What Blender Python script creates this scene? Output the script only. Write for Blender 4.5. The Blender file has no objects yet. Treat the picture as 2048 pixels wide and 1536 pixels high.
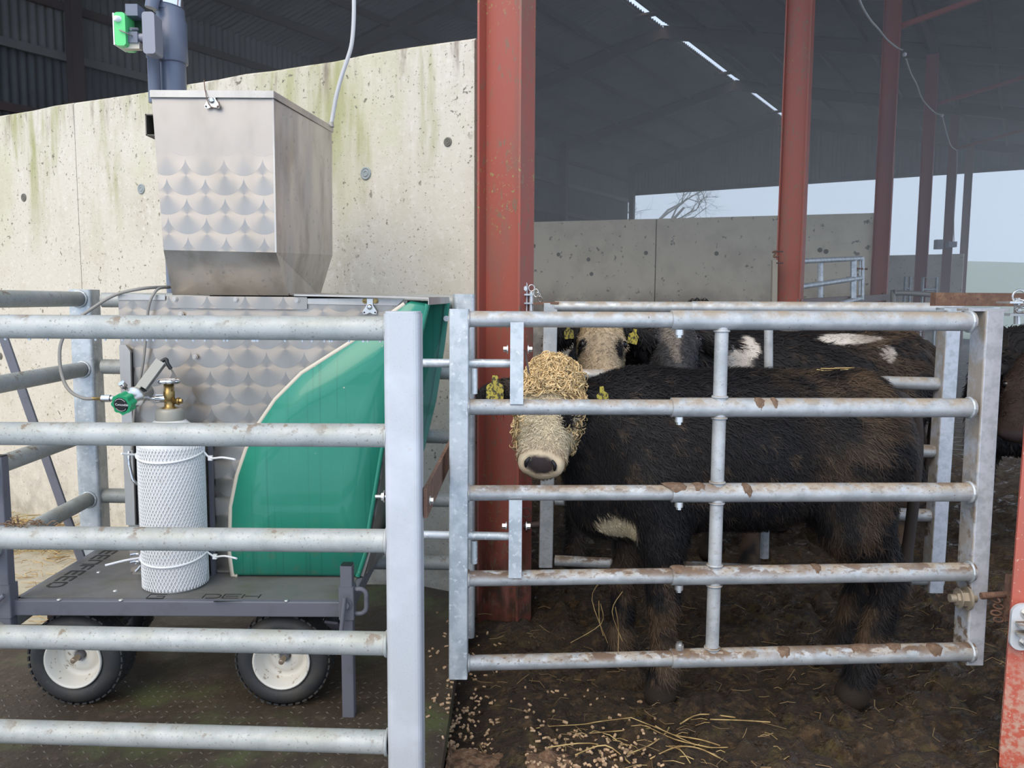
import bpy, bmesh, math, random
import numpy as np
from mathutils import Vector, Matrix
random.seed(7); rng = np.random.default_rng(7)
S = bpy.context.scene; COL = S.collection
V = Vector; PI = math.pi; X_, Y_, Z_ = V((1, 0, 0)), V((0, 1, 0)), V((0, 0, 1))

# ------------------------------------------------------------------ camera, sky, sun, exposure
FPX, EYE = 1650.0, 1.45
PITCH, ROLL = math.radians(5.81), 0.0054
CF = V((0, math.cos(PITCH), -math.sin(PITCH))); _u0 = V((0, math.sin(PITCH), math.cos(PITCH)))
CR = X_ * math.cos(ROLL) + _u0 * math.sin(ROLL); CU = _u0 * math.cos(ROLL) - X_ * math.sin(ROLL)
CAM = V((0, 0, EYE))
cd = bpy.data.cameras.new('camera'); cam = bpy.data.objects.new('camera', cd); COL.objects.link(cam)
cd.sensor_width = 36.0; cd.lens = 36.0 * FPX / 2048; cd.clip_end = 500
m = Matrix((CR, CU, -CF)).transposed().to_4x4(); m.translation = CAM; cam.matrix_world = m
S.camera = cam
W = bpy.data.worlds.new('fog_sky'); S.world = W; W.use_nodes = True
_bg = W.node_tree.nodes['Background']; _bg.inputs[0].default_value = (0.64, 0.78, 1.0, 1); _bg.inputs[1].default_value = 1.62
sl = bpy.data.lights.new('sun', 'SUN'); sl.energy = 2.3; sl.angle = math.radians(50); sl.color = (1.0, 0.84, 0.62)
sun = bpy.data.objects.new('sun', sl); COL.objects.link(sun)
sun.rotation_euler = V((0.34, 0.66, -0.67)).to_track_quat('-Z', 'Y').to_euler()
S.view_settings.view_transform = 'Standard'; S.view_settings.look = 'None'
S.view_settings.exposure = 0.0; S.view_settings.gamma = 1.0; S.view_settings.use_curve_mapping = False
S.cycles.max_bounces = 8; S.cycles.diffuse_bounces = 3; S.cycles.glossy_bounces = 3
S.cycles.transmission_bounces = 3; S.cycles.volume_bounces = 6; S.cycles.caustics_reflective = False; S.cycles.caustics_refractive = False

def ray(px, py): return CF * FPX + CR * (px - 1024) - CU * (py - 768)
def P(px, py, Y):
    d = ray(px, py); return CAM + d * (Y / d.y)
def G(px, py, z=0.0):
    d = ray(px, py); return CAM + d * ((z - EYE) / d.z)

# ------------------------------------------------------------------ mesh helpers
def basis(d, up=None):
    d = d.normalized(); up = up or Z_
    if abs(d.dot(up)) > 0.98: up = Y_ if abs(d.dot(Y_)) < 0.9 else X_
    s = d.cross(up).normalized(); return s, s.cross(d).normalized()
class MB:
    def __init__(self): self.v = []; self.f = []; self.s = []
    def add(self, vs, fs, smooth=False):
        o = len(self.v); self.v += [tuple(p) for p in vs]
        for f in fs: self.f.append(tuple(i + o for i in f)); self.s.append(smooth)
        return self
    def box(self, c, s, R=None):
        c = V(c); h = [x / 2 for x in s]; R = R or Matrix.Identity(3)
        vs = [c + R @ V((h[0] * a, h[1] * b, h[2] * d)) for d in (-1, 1) for b in (-1, 1) for a in (-1, 1)]
        return self.add(vs, [(0, 2, 3, 1), (4, 5, 7, 6), (0, 1, 5, 4), (2, 6, 7, 3), (0, 4, 6, 2), (1, 3, 7, 5)])
    def b2(self, lo, hi):
        lo, hi = V(lo), V(hi); return self.box((lo + hi) / 2, hi - lo)
    def loft(self, rings, closed=True, caps=True, smooth=False):
        n = len(rings[0]); vs = [p for r in rings for p in r]; fs = []
        for i in range(len(rings) - 1):
            for j in range(n if closed else n - 1):
                k = (j + 1) % n; fs.append((i * n + j, i * n + k, (i + 1) * n + k, (i + 1) * n + j))
        self.add(vs, fs, smooth)
        if caps:
            self.add(rings[0], [tuple(range(n - 1, -1, -1))]); self.add(rings[-1], [tuple(range(n))])
        return self
    def prism(self, poly, vec):
        vec = V(vec); a = [V(p) for p in poly]; return self.loft([a, [p + vec for p in a]])
    def bar(self, a, b, w, h, up=None, r=0.0, n=3):
        a, b = V(a), V(b); s, u = basis(b - a, up); q = []
        r = min(r, w / 2.01, h / 2.01)
        for sx, sy, a0 in ((1, 1, 0), (-1, 1, 90), (-1, -1, 180), (1, -1, 270)):
            if r <= 0: q.append((sx * w / 2, sy * h / 2)); continue
            for k in range(n + 1):
                t = math.radians(a0 + 90 * k / n); q.append((sx * (w / 2 - r) + r * math.cos(t), sy * (h / 2 - r) + r * math.sin(t)))
        return self.loft([[a + s * x + u * y for x, y in q], [b + s * x + u * y for x, y in q]])
    def tube(self, pts, r, n=10, caps=True, closed=False):
        pts = [V(p) for p in pts]; m = len(pts); rs = r if isinstance(r, (list, tuple)) else [r] * m
        t0 = pts[1] - pts[0]; s, u = basis(t0); rings = []; pt = t0.normalized()
        for i in range(m):
            if closed: t = pts[(i + 1) % m] - pts[i - 1]
            else: t = pts[min(i + 1, m - 1)] - pts[max(i - 1, 0)]
            t = t.normalized() if t.length > 1e-9 else pt
            q = pt.rotation_difference(t); s = q @ s; u = q @ u; pt = t
            rings.append([pts[i] + (s * math.cos(2 * PI * k / n) + u * math.sin(2 * PI * k / n)) * rs[i] for k in range(n)])
        if closed: rings.append(rings[0])
        return self.loft(rings, caps=caps and not closed, smooth=True)
    def lathe(self, prof, o, ax=None, n=24, caps=True):
        o = V(o); ax = V(ax or Z_).normalized(); s, u = basis(ax)
        rings = [[o + ax * h + (s * math.cos(2 * PI * k / n) + u * math.sin(2 * PI * k / n)) * r for k in range(n)] for r, h in prof]
        return self.loft(rings, caps=caps, smooth=True)
    def ring(self, c, R, r, ax=None, n=20, k=6, sc=1.0):
        s, u = basis(V(ax or Z_)); c = V(c)
        return self.tube([c + s * math.cos(2 * PI * i / n) * R + u * math.sin(2 * PI * i / n) * R * sc for i in range(n)], r, k, closed=True)
    def ball(self, c, r, n=10):
        if not isinstance(r, (tuple, list)): r = (r, r, r)
        c = V(c); rings = []
        for i in range(1, n):
            a = PI * i / n; rings.append([c + V((r[0] * math.sin(a) * math.cos(2 * PI * k / (2 * n)), r[1] * math.sin(a) * math.sin(2 * PI * k / (2 * n)), -r[2] * math.cos(a))) for k in range(2 * n)])
        return self.loft(rings, smooth=True)
    def bolt(self, c, ax, r=0.009, L=0.012):
        c = V(c); ax = V(ax).normalized(); s, u = basis(ax)
        hx = [c + (s * math.cos(PI * k / 3) + u * math.sin(PI * k / 3)) * r for k in range(6)]
        self.lathe([(r * 1.5, 0), (r * 1.5, L * 0.25)], c, ax, 12); return self.prism(hx, ax * L)
ORG = {}
def obj(name, mb, mat, parent=None, kind=None):
    o0 = ORG.get(parent, V((0, 0, 0)))
    me = bpy.data.meshes.new(name); a = np.array(mb.v, dtype=float) - np.array(o0)
    me.from_pydata(a.tolist(), [], mb.f); me.polygons.foreach_set('use_smooth', mb.s); me.update()
    me.materials.append(mat)
    return link(name, me, parent, kind)
def link(name, me, parent=None, kind=None):
    o = bpy.data.objects.new(name, me); COL.objects.link(o)
    ORG[o] = ORG.get(parent, V((0, 0, 0)))
    if parent: o.parent = parent
    if kind: o['kind'] = kind
    return o
def thing(name, label, cat, loc, group=None):
    o = bpy.data.objects.new(name, None); COL.objects.link(o); o.location = V(loc); ORG[o] = V(loc); o.empty_display_size = 0.1
    return tag(o, label, cat, group)
def tag(o, label, cat, group=None):
    o['label'] = label; o['category'] = cat
    if group: o['group'] = group
    return o
def lab(o, t): o['label'] = t; return o
def arc(c, s, u, r, a0, a1, n=8): return [V(c) + s * r * math.cos(a0 + (a1 - a0) * k / n) + u * r * math.sin(a0 + (a1 - a0) * k / n) for k in range(n + 1)]
def lerp(a, b, t): return a + (b - a) * t
def smooth_path(pts, n=6):
    pts = [V(p) for p in pts]; q = [pts[0]] + pts + [pts[-1]]; out = []
    for i in range(1, len(q) - 2):
        p0, p1, p2, p3 = q[i - 1:i + 3]
        for k in range(n):
            t = k / n; out.append(0.5 * ((2 * p1) + (p2 - p0) * t + (2 * p0 - 5 * p1 + 4 * p2 - p3) * t * t + (3 * p1 - p0 - 3 * p2 + p3) * t ** 3))
    return out + [pts[-1]]
_tab = rng.random(65536)
def vnoise(p, sc=1.0, seed=0):
    p = np.asarray(p, float) * sc; i = np.floor(p).astype(np.int64); f = p - i; f = f * f * (3 - 2 * f); out = 0
    for dx in (0, 1):
        for dy in (0, 1):
            for dz in (0, 1):
                h = ((i[..., 0] + dx) * 73856093) ^ ((i[..., 1] + dy) * 19349663) ^ ((i[..., 2] + dz) * 83492791) ^ (seed * 2654435)
                w = (f[..., 0] if dx else 1 - f[..., 0]) * (f[..., 1] if dy else 1 - f[..., 1]) * (f[..., 2] if dz else 1 - f[..., 2])
                out = out + w * _tab[h & 65535]
    return out
def fbm(p, sc, o=4, seed=0):
    return sum(vnoise(p, sc * 2 ** k, seed + k) * 0.5 ** k for k in range(o)) / sum(0.5 ** k for k in range(o))

# ------------------------------------------------------------------ materials
def col(c): return (c[0], c[1], c[2], 1.0)
def mth(nt, op, a, b=None, c=None):
    n = nt.nodes.new('ShaderNodeMath'); n.operation = op
    for i, x in enumerate((a, b, c)):
        if x is None: continue
        if isinstance(x, (int, float)): n.inputs[i].default_value = x
        else: nt.links.new(x, n.inputs[i])
    return n.outputs[0]
def ramp(nt, x, lo, hi):
    n = nt.nodes.new('ShaderNodeMapRange'); n.interpolation_type = 'SMOOTHSTEP'; nt.links.new(x, n.inputs[0])
    n.inputs[1].default_value = lo; n.inputs[2].default_value = hi; return n.outputs[0]
def tex(nt, pos, kind, sc, det, st):
    mp = nt.nodes.new('ShaderNodeVectorMath'); mp.operation = 'MULTIPLY'; nt.links.new(pos, mp.inputs[0]); mp.inputs[1].default_value = st or (1, 1, 1)
    if kind == 'vor':
        t = nt.nodes.new('ShaderNodeTexVoronoi'); t.inputs['Scale'].default_value = sc; nt.links.new(mp.outputs[0], t.inputs['Vector']); return t.outputs['Distance']
    t = nt.nodes.new('ShaderNodeTexNoise'); t.inputs['Scale'].default_value = sc; t.inputs['Detail'].default_value = det; t.inputs['Roughness'].default_value = 0.6
    nt.links.new(mp.outputs[0], t.inputs['Vector']); return t.outputs['Fac']
def M(name, base, rough=0.6, metal=0.0, layers=(), bump=None, spec=0.5, attr=None, rnoise=None, coat=0.0):
    """layers: (kind, scale, detail, lo, hi, colour, {st, up, z, fac, r}); bump: (scale, detail, strength, distance, st)"""
    mt = bpy.data.materials.new(name); mt.use_nodes = True; nt = mt.node_tree; b = nt.nodes['Principled BSDF']
    geo = nt.nodes.new('ShaderNodeNewGeometry'); pos = geo.outputs['Position']
    b.inputs['Metallic'].default_value = metal; b.inputs['Specular IOR Level'].default_value = spec; b.inputs['Coat Weight'].default_value = coat
    rg = nt.nodes.new('ShaderNodeRGB'); rg.outputs[0].default_value = col(base); c = rg.outputs[0]
    if attr:
        at = nt.nodes.new('ShaderNodeAttribute'); at.attribute_name = attr; c = at.outputs['Color']
    rv = nt.nodes.new('ShaderNodeValue'); rv.outputs[0].default_value = rough; r = rv.outputs[0]
    mv = nt.nodes.new('ShaderNodeValue'); mv.outputs[0].default_value = metal; me = mv.outputs[0]
    for kind, sc, det, lo, hi, cc, op in layers:
        f = ramp(nt, tex(nt, pos, kind, sc, det, op.get('st')), lo, hi)
        if 'up' in op:
            sp = nt.nodes.new('ShaderNodeSeparateXYZ'); nt.links.new(geo.outputs['Normal'], sp.inputs[0]); f = mth(nt, 'MULTIPLY', f, ramp(nt, sp.outputs[2], *op['up']))
        if 'z' in op:
            sp = nt.nodes.new('ShaderNodeSeparateXYZ'); nt.links.new(pos, sp.inputs[0]); f = mth(nt, 'MULTIPLY', f, ramp(nt, sp.outputs[2], *op['z']))
        if 'nx' in op:
            sp = nt.nodes.new('ShaderNodeSeparateXYZ'); nt.links.new(geo.outputs['Normal'], sp.inputs[0]); f = mth(nt, 'MULTIPLY', f, ramp(nt, sp.outputs[0], *op['nx']))
        if 'm' in op: f = mth(nt, 'MULTIPLY', f, ramp(nt, tex(nt, pos, 'noise', op['m'][0], 3, op.get('mst')), op['m'][1], op['m'][2]))
        f = mth(nt, 'MULTIPLY', f, op.get('fac', 1.0))
        mx = nt.nodes.new('ShaderNodeMix'); mx.data_type = 'RGBA'; nt.links.new(f, mx.inputs[0]); nt.links.new(c, mx.inputs[6]); mx.inputs[7].default_value = col(cc); c = mx.outputs[2]
        if 'r' in op:
            d = mth(nt, 'SUBTRACT', op['r'], r); r = mth(nt, 'MULTIPLY_ADD', d, f, r)
        if metal > 0 and op.get('dirt', 1): me = mth(nt, 'MULTIPLY', me, mth(nt, 'SUBTRACT', 1.0, f))
    if rnoise:
        f = ramp(nt, tex(nt, pos, 'noise', rnoise[0], 4, rnoise[4] if len(rnoise) > 4 else None), rnoise[1], rnoise[2]); r = mth(nt, 'MULTIPLY_ADD', f, rnoise[3], r)
    nt.links.new(c, b.inputs['Base Color']); nt.links.new(r, b.inputs['Roughness'])
    if metal > 0: nt.links.new(me, b.inputs['Metallic'])
    if bump:
        bp = nt.nodes.new('ShaderNodeBump'); bp.inputs['Strength'].default_value = bump[2]; bp.inputs['Distance'].default_value = bump[3]
        nt.links.new(tex(nt, pos, 'noise', bump[0], bump[1], bump[4] if len(bump) > 4 else None), bp.inputs['Height']); nt.links.new(bp.outputs[0], b.inputs['Normal'])
    return mt
DIRT = (0.13, 0.085, 0.05)
GALV = M('galvanised', (0.60, 0.63, 0.65), 0.42, 0.45, [('noise', 16, 4, 0.4, 0.62, (0.45, 0.49, 0.51), {'dirt': 0}), ('noise', 60, 3, 0.55, 0.7, (0.72, 0.74, 0.75), {'dirt': 0}), ('noise', 420, 2, 0.66, 0.74, (0.2, 0.2, 0.19), {'fac': 0.6})], (90, 3, 0.12, 0.002), rnoise=(30, 0.4, 0.7, 0.15))
GRAIL = M('galvanised_rail', (0.43, 0.445, 0.43), 0.5, 0.2, [('noise', 14, 4, 0.42, 0.65, (0.36, 0.38, 0.37), {'dirt': 0}), ('noise', 10, 4, 0.4, 0.65, (0.34, 0.325, 0.255), {'up': (-0.5, 0.95), 'fac': 0.6}), ('noise', 24, 5, 0.56, 0.62, (0.2, 0.13, 0.075), {'up': (-0.1, 0.8), 'fac': 0.75, 'm': (5, 0.45, 0.6), 'r': 0.8}), ('noise', 150, 3, 0.60, 0.68, (0.17, 0.155, 0.12), {'fac': 0.7}), ('noise', 300, 2, 0.64, 0.7, (0.6, 0.62, 0.6), {'fac': 0.5})], (70, 3, 0.15, 0.002), rnoise=(30, 0.4, 0.7, 0.15))
GMUD = M('galvanised_mud_spattered', (0.52, 0.535, 0.54), 0.42, 0.4, [('noise', 14, 4, 0.4, 0.65, (0.40, 0.42, 0.43), {'dirt': 0}), ('noise', 20, 4, 0.35, 0.6, (0.33, 0.25, 0.165), {'up': (-0.2, 0.9), 'fac': 0.85, 'r': 0.75}), ('noise', 24, 5, 0.46, 0.54, (0.125, 0.072, 0.042), {'up': (-0.1, 0.75), 'fac': 0.92, 'm': (3, 0.32, 0.5), 'z': (1.35, 0.5), 'r': 0.7, 'st': (0.5, 1, 1)}), ('noise', 85, 4, 0.55, 0.62, (0.19, 0.12, 0.065), {'up': (-0.5, 0.8), 'fac': 0.85, 'z': (1.7, 0.3), 'r': 0.7, 'st': (0.6, 1, 1)}), ('noise', 130, 3, 0.68, 0.72, (0.05, 0.035, 0.025), {'fac': 0.85, 'r': 0.7}), ('noise', 300, 2, 0.66, 0.73, (0.2, 0.17, 0.13), {'fac': 0.6})], (70, 3, 0.2, 0.003), rnoise=(30, 0.4, 0.7, 0.15))
STEEL = M('dull_stainless', (0.52, 0.50, 0.465), 0.38, 0.92, [('noise', 5, 4, 0.45, 0.7, (0.44, 0.42, 0.40), {'dirt': 0, 'st': (1, 1, 0.5)}), ('noise', 60, 3, 0.62, 0.75, (0.35, 0.3, 0.25), {'fac': 0.5})], (12, 3, 0.1, 0.004), rnoise=(9, 0.35, 0.7, 0.2, (1, 1, 0.25)))
STEELD = M('stained_stainless', (0.56, 0.545, 0.52), 0.33, 0.92, [('noise', 6, 5, 0.42, 0.68, (0.38, 0.36, 0.335), {'dirt': 0, 'st': (1, 1, 0.4)}), ('noise', 34, 4, 0.6, 0.72, (0.22, 0.19, 0.16), {'fac': 0.5})], (9, 3, 0.15, 0.006), rnoise=(10, 0.35, 0.7, 0.25, (1, 1, 0.25)))
CHROME = M('chrome', (0.75, 0.75, 0.77), 0.14, 1.0)
ZINC = M('zinc_plate', (0.68, 0.67, 0.64), 0.3, 0.85)
BRASS = M('weathered_brass', (0.36, 0.25, 0.10), 0.35, 0.9, [('noise', 80, 3, 0.5, 0.7, (0.16, 0.11, 0.05), {'dirt': 0})])
RUST = M('rusty_steel', (0.16, 0.085, 0.055), 0.75, 0.0, [('noise', 30, 5, 0.45, 0.65, (0.23, 0.13, 0.08), {}), ('noise', 90, 3, 0.55, 0.7, (0.09, 0.05, 0.04), {})], (120, 3, 0.3, 0.002))
OXIDE = M('red_oxide_steel', (0.34, 0.085, 0.06), 0.55, 0.0, [('noise', 8, 5, 0.25, 0.6, (0.055, 0.033, 0.02), {'z': (0.5, 0.1)}), ('noise', 7, 5, 0.48, 0.7, (0.27, 0.10, 0.075), {'st': (1, 1, 0.25)}), ('noise', 46, 5, 0.54, 0.64, (0.20, 0.13, 0.085), {'st': (1, 1, 0.35), 'm': (3, 0.4, 0.6)}), ('noise', 60, 3, 0.6, 0.66, (0.28, 0.27, 0.10), {'m': (2.2, 0.5, 0.6), 'fac': 0.8}), ('noise', 150, 2, 0.73, 0.77, (0.55, 0.45, 0.35), {})], (60, 3, 0.15, 0.002))
OXIDE_FAR = M('dull_red_oxide_steel', (0.30, 0.085, 0.07), 0.6, 0.0, [('noise', 4, 4, 0.45, 0.7, (0.24, 0.10, 0.085), {'st': (1, 1, 0.25)})])
PAINTRED = M('scratched_red_paint', (0.50, 0.11, 0.07), 0.45, 0.0, [('noise', 9, 4, 0.45, 0.7, (0.42, 0.12, 0.085), {'st': (1, 1, 0.3)}), ('noise', 120, 3, 0.64, 0.68, (0.62, 0.42, 0.33), {}), ('noise', 50, 5, 0.42, 0.62, (0.52, 0.34, 0.26), {'z': (0.6, 0.15), 'fac': 0.85})], (80, 3, 0.15, 0.002))
SAND = {'st': (1, 1, 1)}
CONC = M('cast_concrete', (0.615, 0.565, 0.475), 0.85, 0.0, [
    ('noise', 3.2, 4, 0.45, 0.75, (0.54, 0.49, 0.395), {}),
    ('noise', 30, 4, 0.5, 0.72, (0.66, 0.615, 0.535), {}),
    ('noise', 3.4, 5, 0.44, 0.68, (0.31, 0.31, 0.11), {'st': (1.8, 1.8, 0.3), 'z': (1.6, 2.4), 'fac': 0.9}),
    ('noise', 1.3, 5, 0.46, 0.6, (0.52, 0.50, 0.32), {'st': (1, 1, 0.5), 'z': (1.4, 2.2), 'fac': 0.5}),
    ('noise', 9, 4, 0.5, 0.7, (0.22, 0.17, 0.13), {'st': (1.4, 1.4, 0.3), 'z': (2.36, 2.6), 'fac': 0.85}),
    ('noise', 34, 3, 0.63, 0.68, (0.15, 0.135, 0.10), {'fac': 0.9, 'm': (3.0, 0.40, 0.58)}),
    ('noise', 80, 2, 0.645, 0.70, (0.24, 0.215, 0.165), {'fac': 0.75}),
    ('noise', 8, 4, 0.35, 0.7, (0.30, 0.27, 0.22), {'z': (0.55, 0.05), 'fac': 0.7})], (45, 4, 0.35, 0.004))
CONC_IN = M('grimy_concrete', (0.72, 0.64, 0.50), 0.9, 0.0, [('noise', 2.0, 5, 0.42, 0.7, (0.60, 0.53, 0.41), {}), ('noise', 9, 4, 0.62, 0.68, (0.12, 0.10, 0.08), {'fac': 0.8}), ('noise', 1.6, 5, 0.35, 0.6, (0.17, 0.12, 0.085), {'z': (1.85, 1.2), 'fac': 0.85})], (30, 4, 0.3, 0.004))
APRON = M('pale_concrete_apron', (0.46, 0.41, 0.31), 0.9, 0.0, [('noise', 1.7, 5, 0.45, 0.68, (0.33, 0.30, 0.17), {}), ('noise', 12, 4, 0.5, 0.7, (0.38, 0.31, 0.21), {}), ('noise', 60, 3, 0.6, 0.7, (0.25, 0.2, 0.13), {})], (40, 4, 0.4, 0.006))
SHEET = M('dark_cladding', (0.085, 0.085, 0.088), 0.75, 0.0, [('noise', 1.2, 4, 0.4, 0.7, (0.06, 0.06, 0.06), {})])
SHEETL = M('fibre_cement_cladding', (0.17, 0.16, 0.15), 0.8, 0.0, [('noise', 1.0, 4, 0.4, 0.7, (0.12, 0.115, 0.11), {})])
STILEM = M('galvanised_dirty_inside', (0.56, 0.58, 0.63), 0.45, 0.25, [('noise', 40, 4, 0.4, 0.65, (0.44, 0.47, 0.5), {'dirt': 0, 'st': (1, 1, 1)}), ('noise', 14, 4, 0.3, 0.6, (0.34, 0.27, 0.19), {'nx': (-0.3, -0.8), 'fac': 0.8, 'r': 0.8}), ('noise', 20, 5, 0.52, 0.6, (0.15, 0.095, 0.055), {'nx': (-0.3, -0.8), 'fac': 0.9, 'z': (1.2, 0.4), 'r': 0.8}), ('noise', 120, 3, 0.68, 0.73, (0.2, 0.17, 0.13), {'fac': 0.6})], (90, 3, 0.12, 0.002))
POSTM = M('pale_galvanised_post', (0.49, 0.505, 0.525), 0.5, 0.12, [('noise', 260, 2, 0.6, 0.68, (0.38, 0.40, 0.44), {'fac': 0.7}), ('noise', 5, 4, 0.45, 0.7, (0.55, 0.57, 0.61), {}), ('noise', 12, 4, 0.66, 0.72, (0.45, 0.36, 0.28), {'fac': 0.4})], (200, 2, 0.1, 0.001))
FRAME = M('dark_purlin_steel', (0.075, 0.05, 0.045), 0.7)
GREEN = M('green_fibreglass', (0.018, 0.235, 0.155), 0.28, 0.0, [('noise', 4, 4, 0.42, 0.7, (0.03, 0.265, 0.18), {}), ('noise', 30, 3, 0.71, 0.735, (0.55, 0.50, 0.36), {}), ('noise', 26, 4, 0.5, 0.72, (0.10, 0.20, 0.11), {'z': (0.75, 0.46), 'fac': 0.6}), ('noise', 9, 2, 0.62, 0.64, (0.012, 0.16, 0.11), {'st': (9, 1, 0.12), 'fac': 0.5})], coat=0.3)
SEAL = M('cream_sealant', (0.62, 0.56, 0.46), 0.8)
GREY = M('slate_grey_paint', (0.145, 0.145, 0.17), 0.42, 0.0, [('noise', 12, 4, 0.5, 0.7, (0.12, 0.12, 0.135), {})])
DECK = M('dirty_grey_deck', (0.16, 0.155, 0.15), 0.42, 0.0, [('noise', 5, 5, 0.45, 0.68, (0.125, 0.115, 0.10), {'st': (1, 2, 1)}), ('noise', 3, 4, 0.55, 0.72, (0.11, 0.125, 0.05), {'fac': 0.7}), ('noise', 60, 4, 0.6, 0.72, (0.23, 0.20, 0.15), {'fac': 0.6})], rnoise=(8, 0.4, 0.7, 0.2))
PVC = M('grey_pvc', (0.13, 0.15, 0.205), 0.36, 0.0, [('noise', 6, 3, 0.5, 0.7, (0.15, 0.17, 0.225), {})])
GBOX = M('grey_plastic_box', (0.25, 0.255, 0.30), 0.4)
LIME = M('bright_green_plastic', (0.10, 0.62, 0.20), 0.35)
KNOB = M('green_knob_plastic', (0.015, 0.33, 0.14), 0.35)
WHITE = M('white_plastic', (0.82, 0.82, 0.82), 0.4)
CYLW = M('white_cylinder_paint', (0.80, 0.79, 0.76), 0.42, 0.0, [('noise', 30, 3, 0.6, 0.72, (0.55, 0.5, 0.42), {'fac': 0.6}), ('noise', 9, 4, 0.68, 0.72, (0.34, 0.24, 0.14), {'fac': 0.8})])
COLLAR = M('grey_collar', (0.36, 0.34, 0.29), 0.5, 0.2)
BLACK = M('black_print', (0.012, 0.012, 0.014), 0.5)
TYRE = M('black_rubber', (0.035, 0.036, 0.038), 0.6, 0.0, [('noise', 8, 4, 0.45, 0.7, (0.06, 0.055, 0.048), {}), ('noise', 90, 3, 0.6, 0.7, (0.10, 0.085, 0.06), {'fac': 0.5})])
RIM = M('cream_wheel_rim', (0.74, 0.71, 0.64), 0.4, 0.0, [('noise', 40, 4, 0.6, 0.68, (0.28, 0.22, 0.15), {'fac': 0.8})])
HOSE = M('grey_hose', (0.27, 0.25, 0.22), 0.5)
CABLE = M('pale_cable', (0.55, 0.54, 0.53), 0.55)
MUDM = M('wet_mud', (0.036, 0.019, 0.008), 0.9, 0.0, [('noise', 4, 5, 0.4, 0.68, (0.062, 0.036, 0.014), {}), ('noise', 24, 5, 0.5, 0.66, (0.115, 0.066, 0.028), {}), ('noise', 10, 4, 0.54, 0.68, (0.105, 0.074, 0.020), {'fac': 0.75}), ('noise', 34, 4, 0.56, 0.64, (0.012, 0.008, 0.005), {'fac': 0.8}), ('noise', 90, 4, 0.62, 0.7, (0.19, 0.135, 0.08), {'fac': 0.8})], (42, 6, 1.0, 0.042), rnoise=(13, 0.53, 0.60, -0.81, (0.6, 1, 1)), spec=0.6)
TREAD = M('worn_tread', (0.10, 0.082, 0.055), 0.5, 0.1, [('noise', 4, 4, 0.45, 0.6, (0.06, 0.045, 0.03), {})])
PLATE = M('muddy_steel_plate', (0.052, 0.036, 0.022), 0.75, 0.0, [('noise', 2.6, 5, 0.5, 0.68, (0.085, 0.095, 0.035), {}), ('noise', 20, 5, 0.5, 0.7, (0.085, 0.06, 0.038), {}), ('noise', 120, 3, 0.66, 0.72, (0.3, 0.25, 0.17), {'fac': 0.8})], (50, 4, 0.5, 0.006), rnoise=(6, 0.4, 0.65, -0.15))
STRAW = M('straw', (0.55, 0.39, 0.165), 0.7, 0.0, [('noise', 14, 2, 0.4, 0.65, (0.26, 0.16, 0.06), {})])
PELLET = M('feed_pellet', (0.56, 0.38, 0.23), 0.85, 0.0, [('noise', 40, 2, 0.4, 0.65, (0.34, 0.22, 0.13), {})])
FIELD = M('wet_field', (0.17, 0.225, 0.14), 0.9)
BARK = M('wet_bark', (0.06, 0.055, 0.05), 0.9)
TAG = M('yellow_ear_tag', (0.48, 0.39, 0.05), 0.5, 0.0, [('noise', 8, 3, 0.4, 0.7, (0.30, 0.25, 0.05), {}), ('noise', 75, 4, 0.49, 0.55, (0.06, 0.05, 0.015), {'st': (1.5, 1, 1)})])
EYE_M = M('dark_eye', (0.006, 0.005, 0.005), 0.08)
FUR = M('cattle_hair', (0.5, 0.5, 0.5), 0.62, 0.0, attr='tint', spec=0.25)
SKIN = M('cattle_hide', (0.5, 0.5, 0.5), 0.75, 0.0, attr='tint', bump=(120, 3, 0.4, 0.004), spec=0.25)
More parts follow.
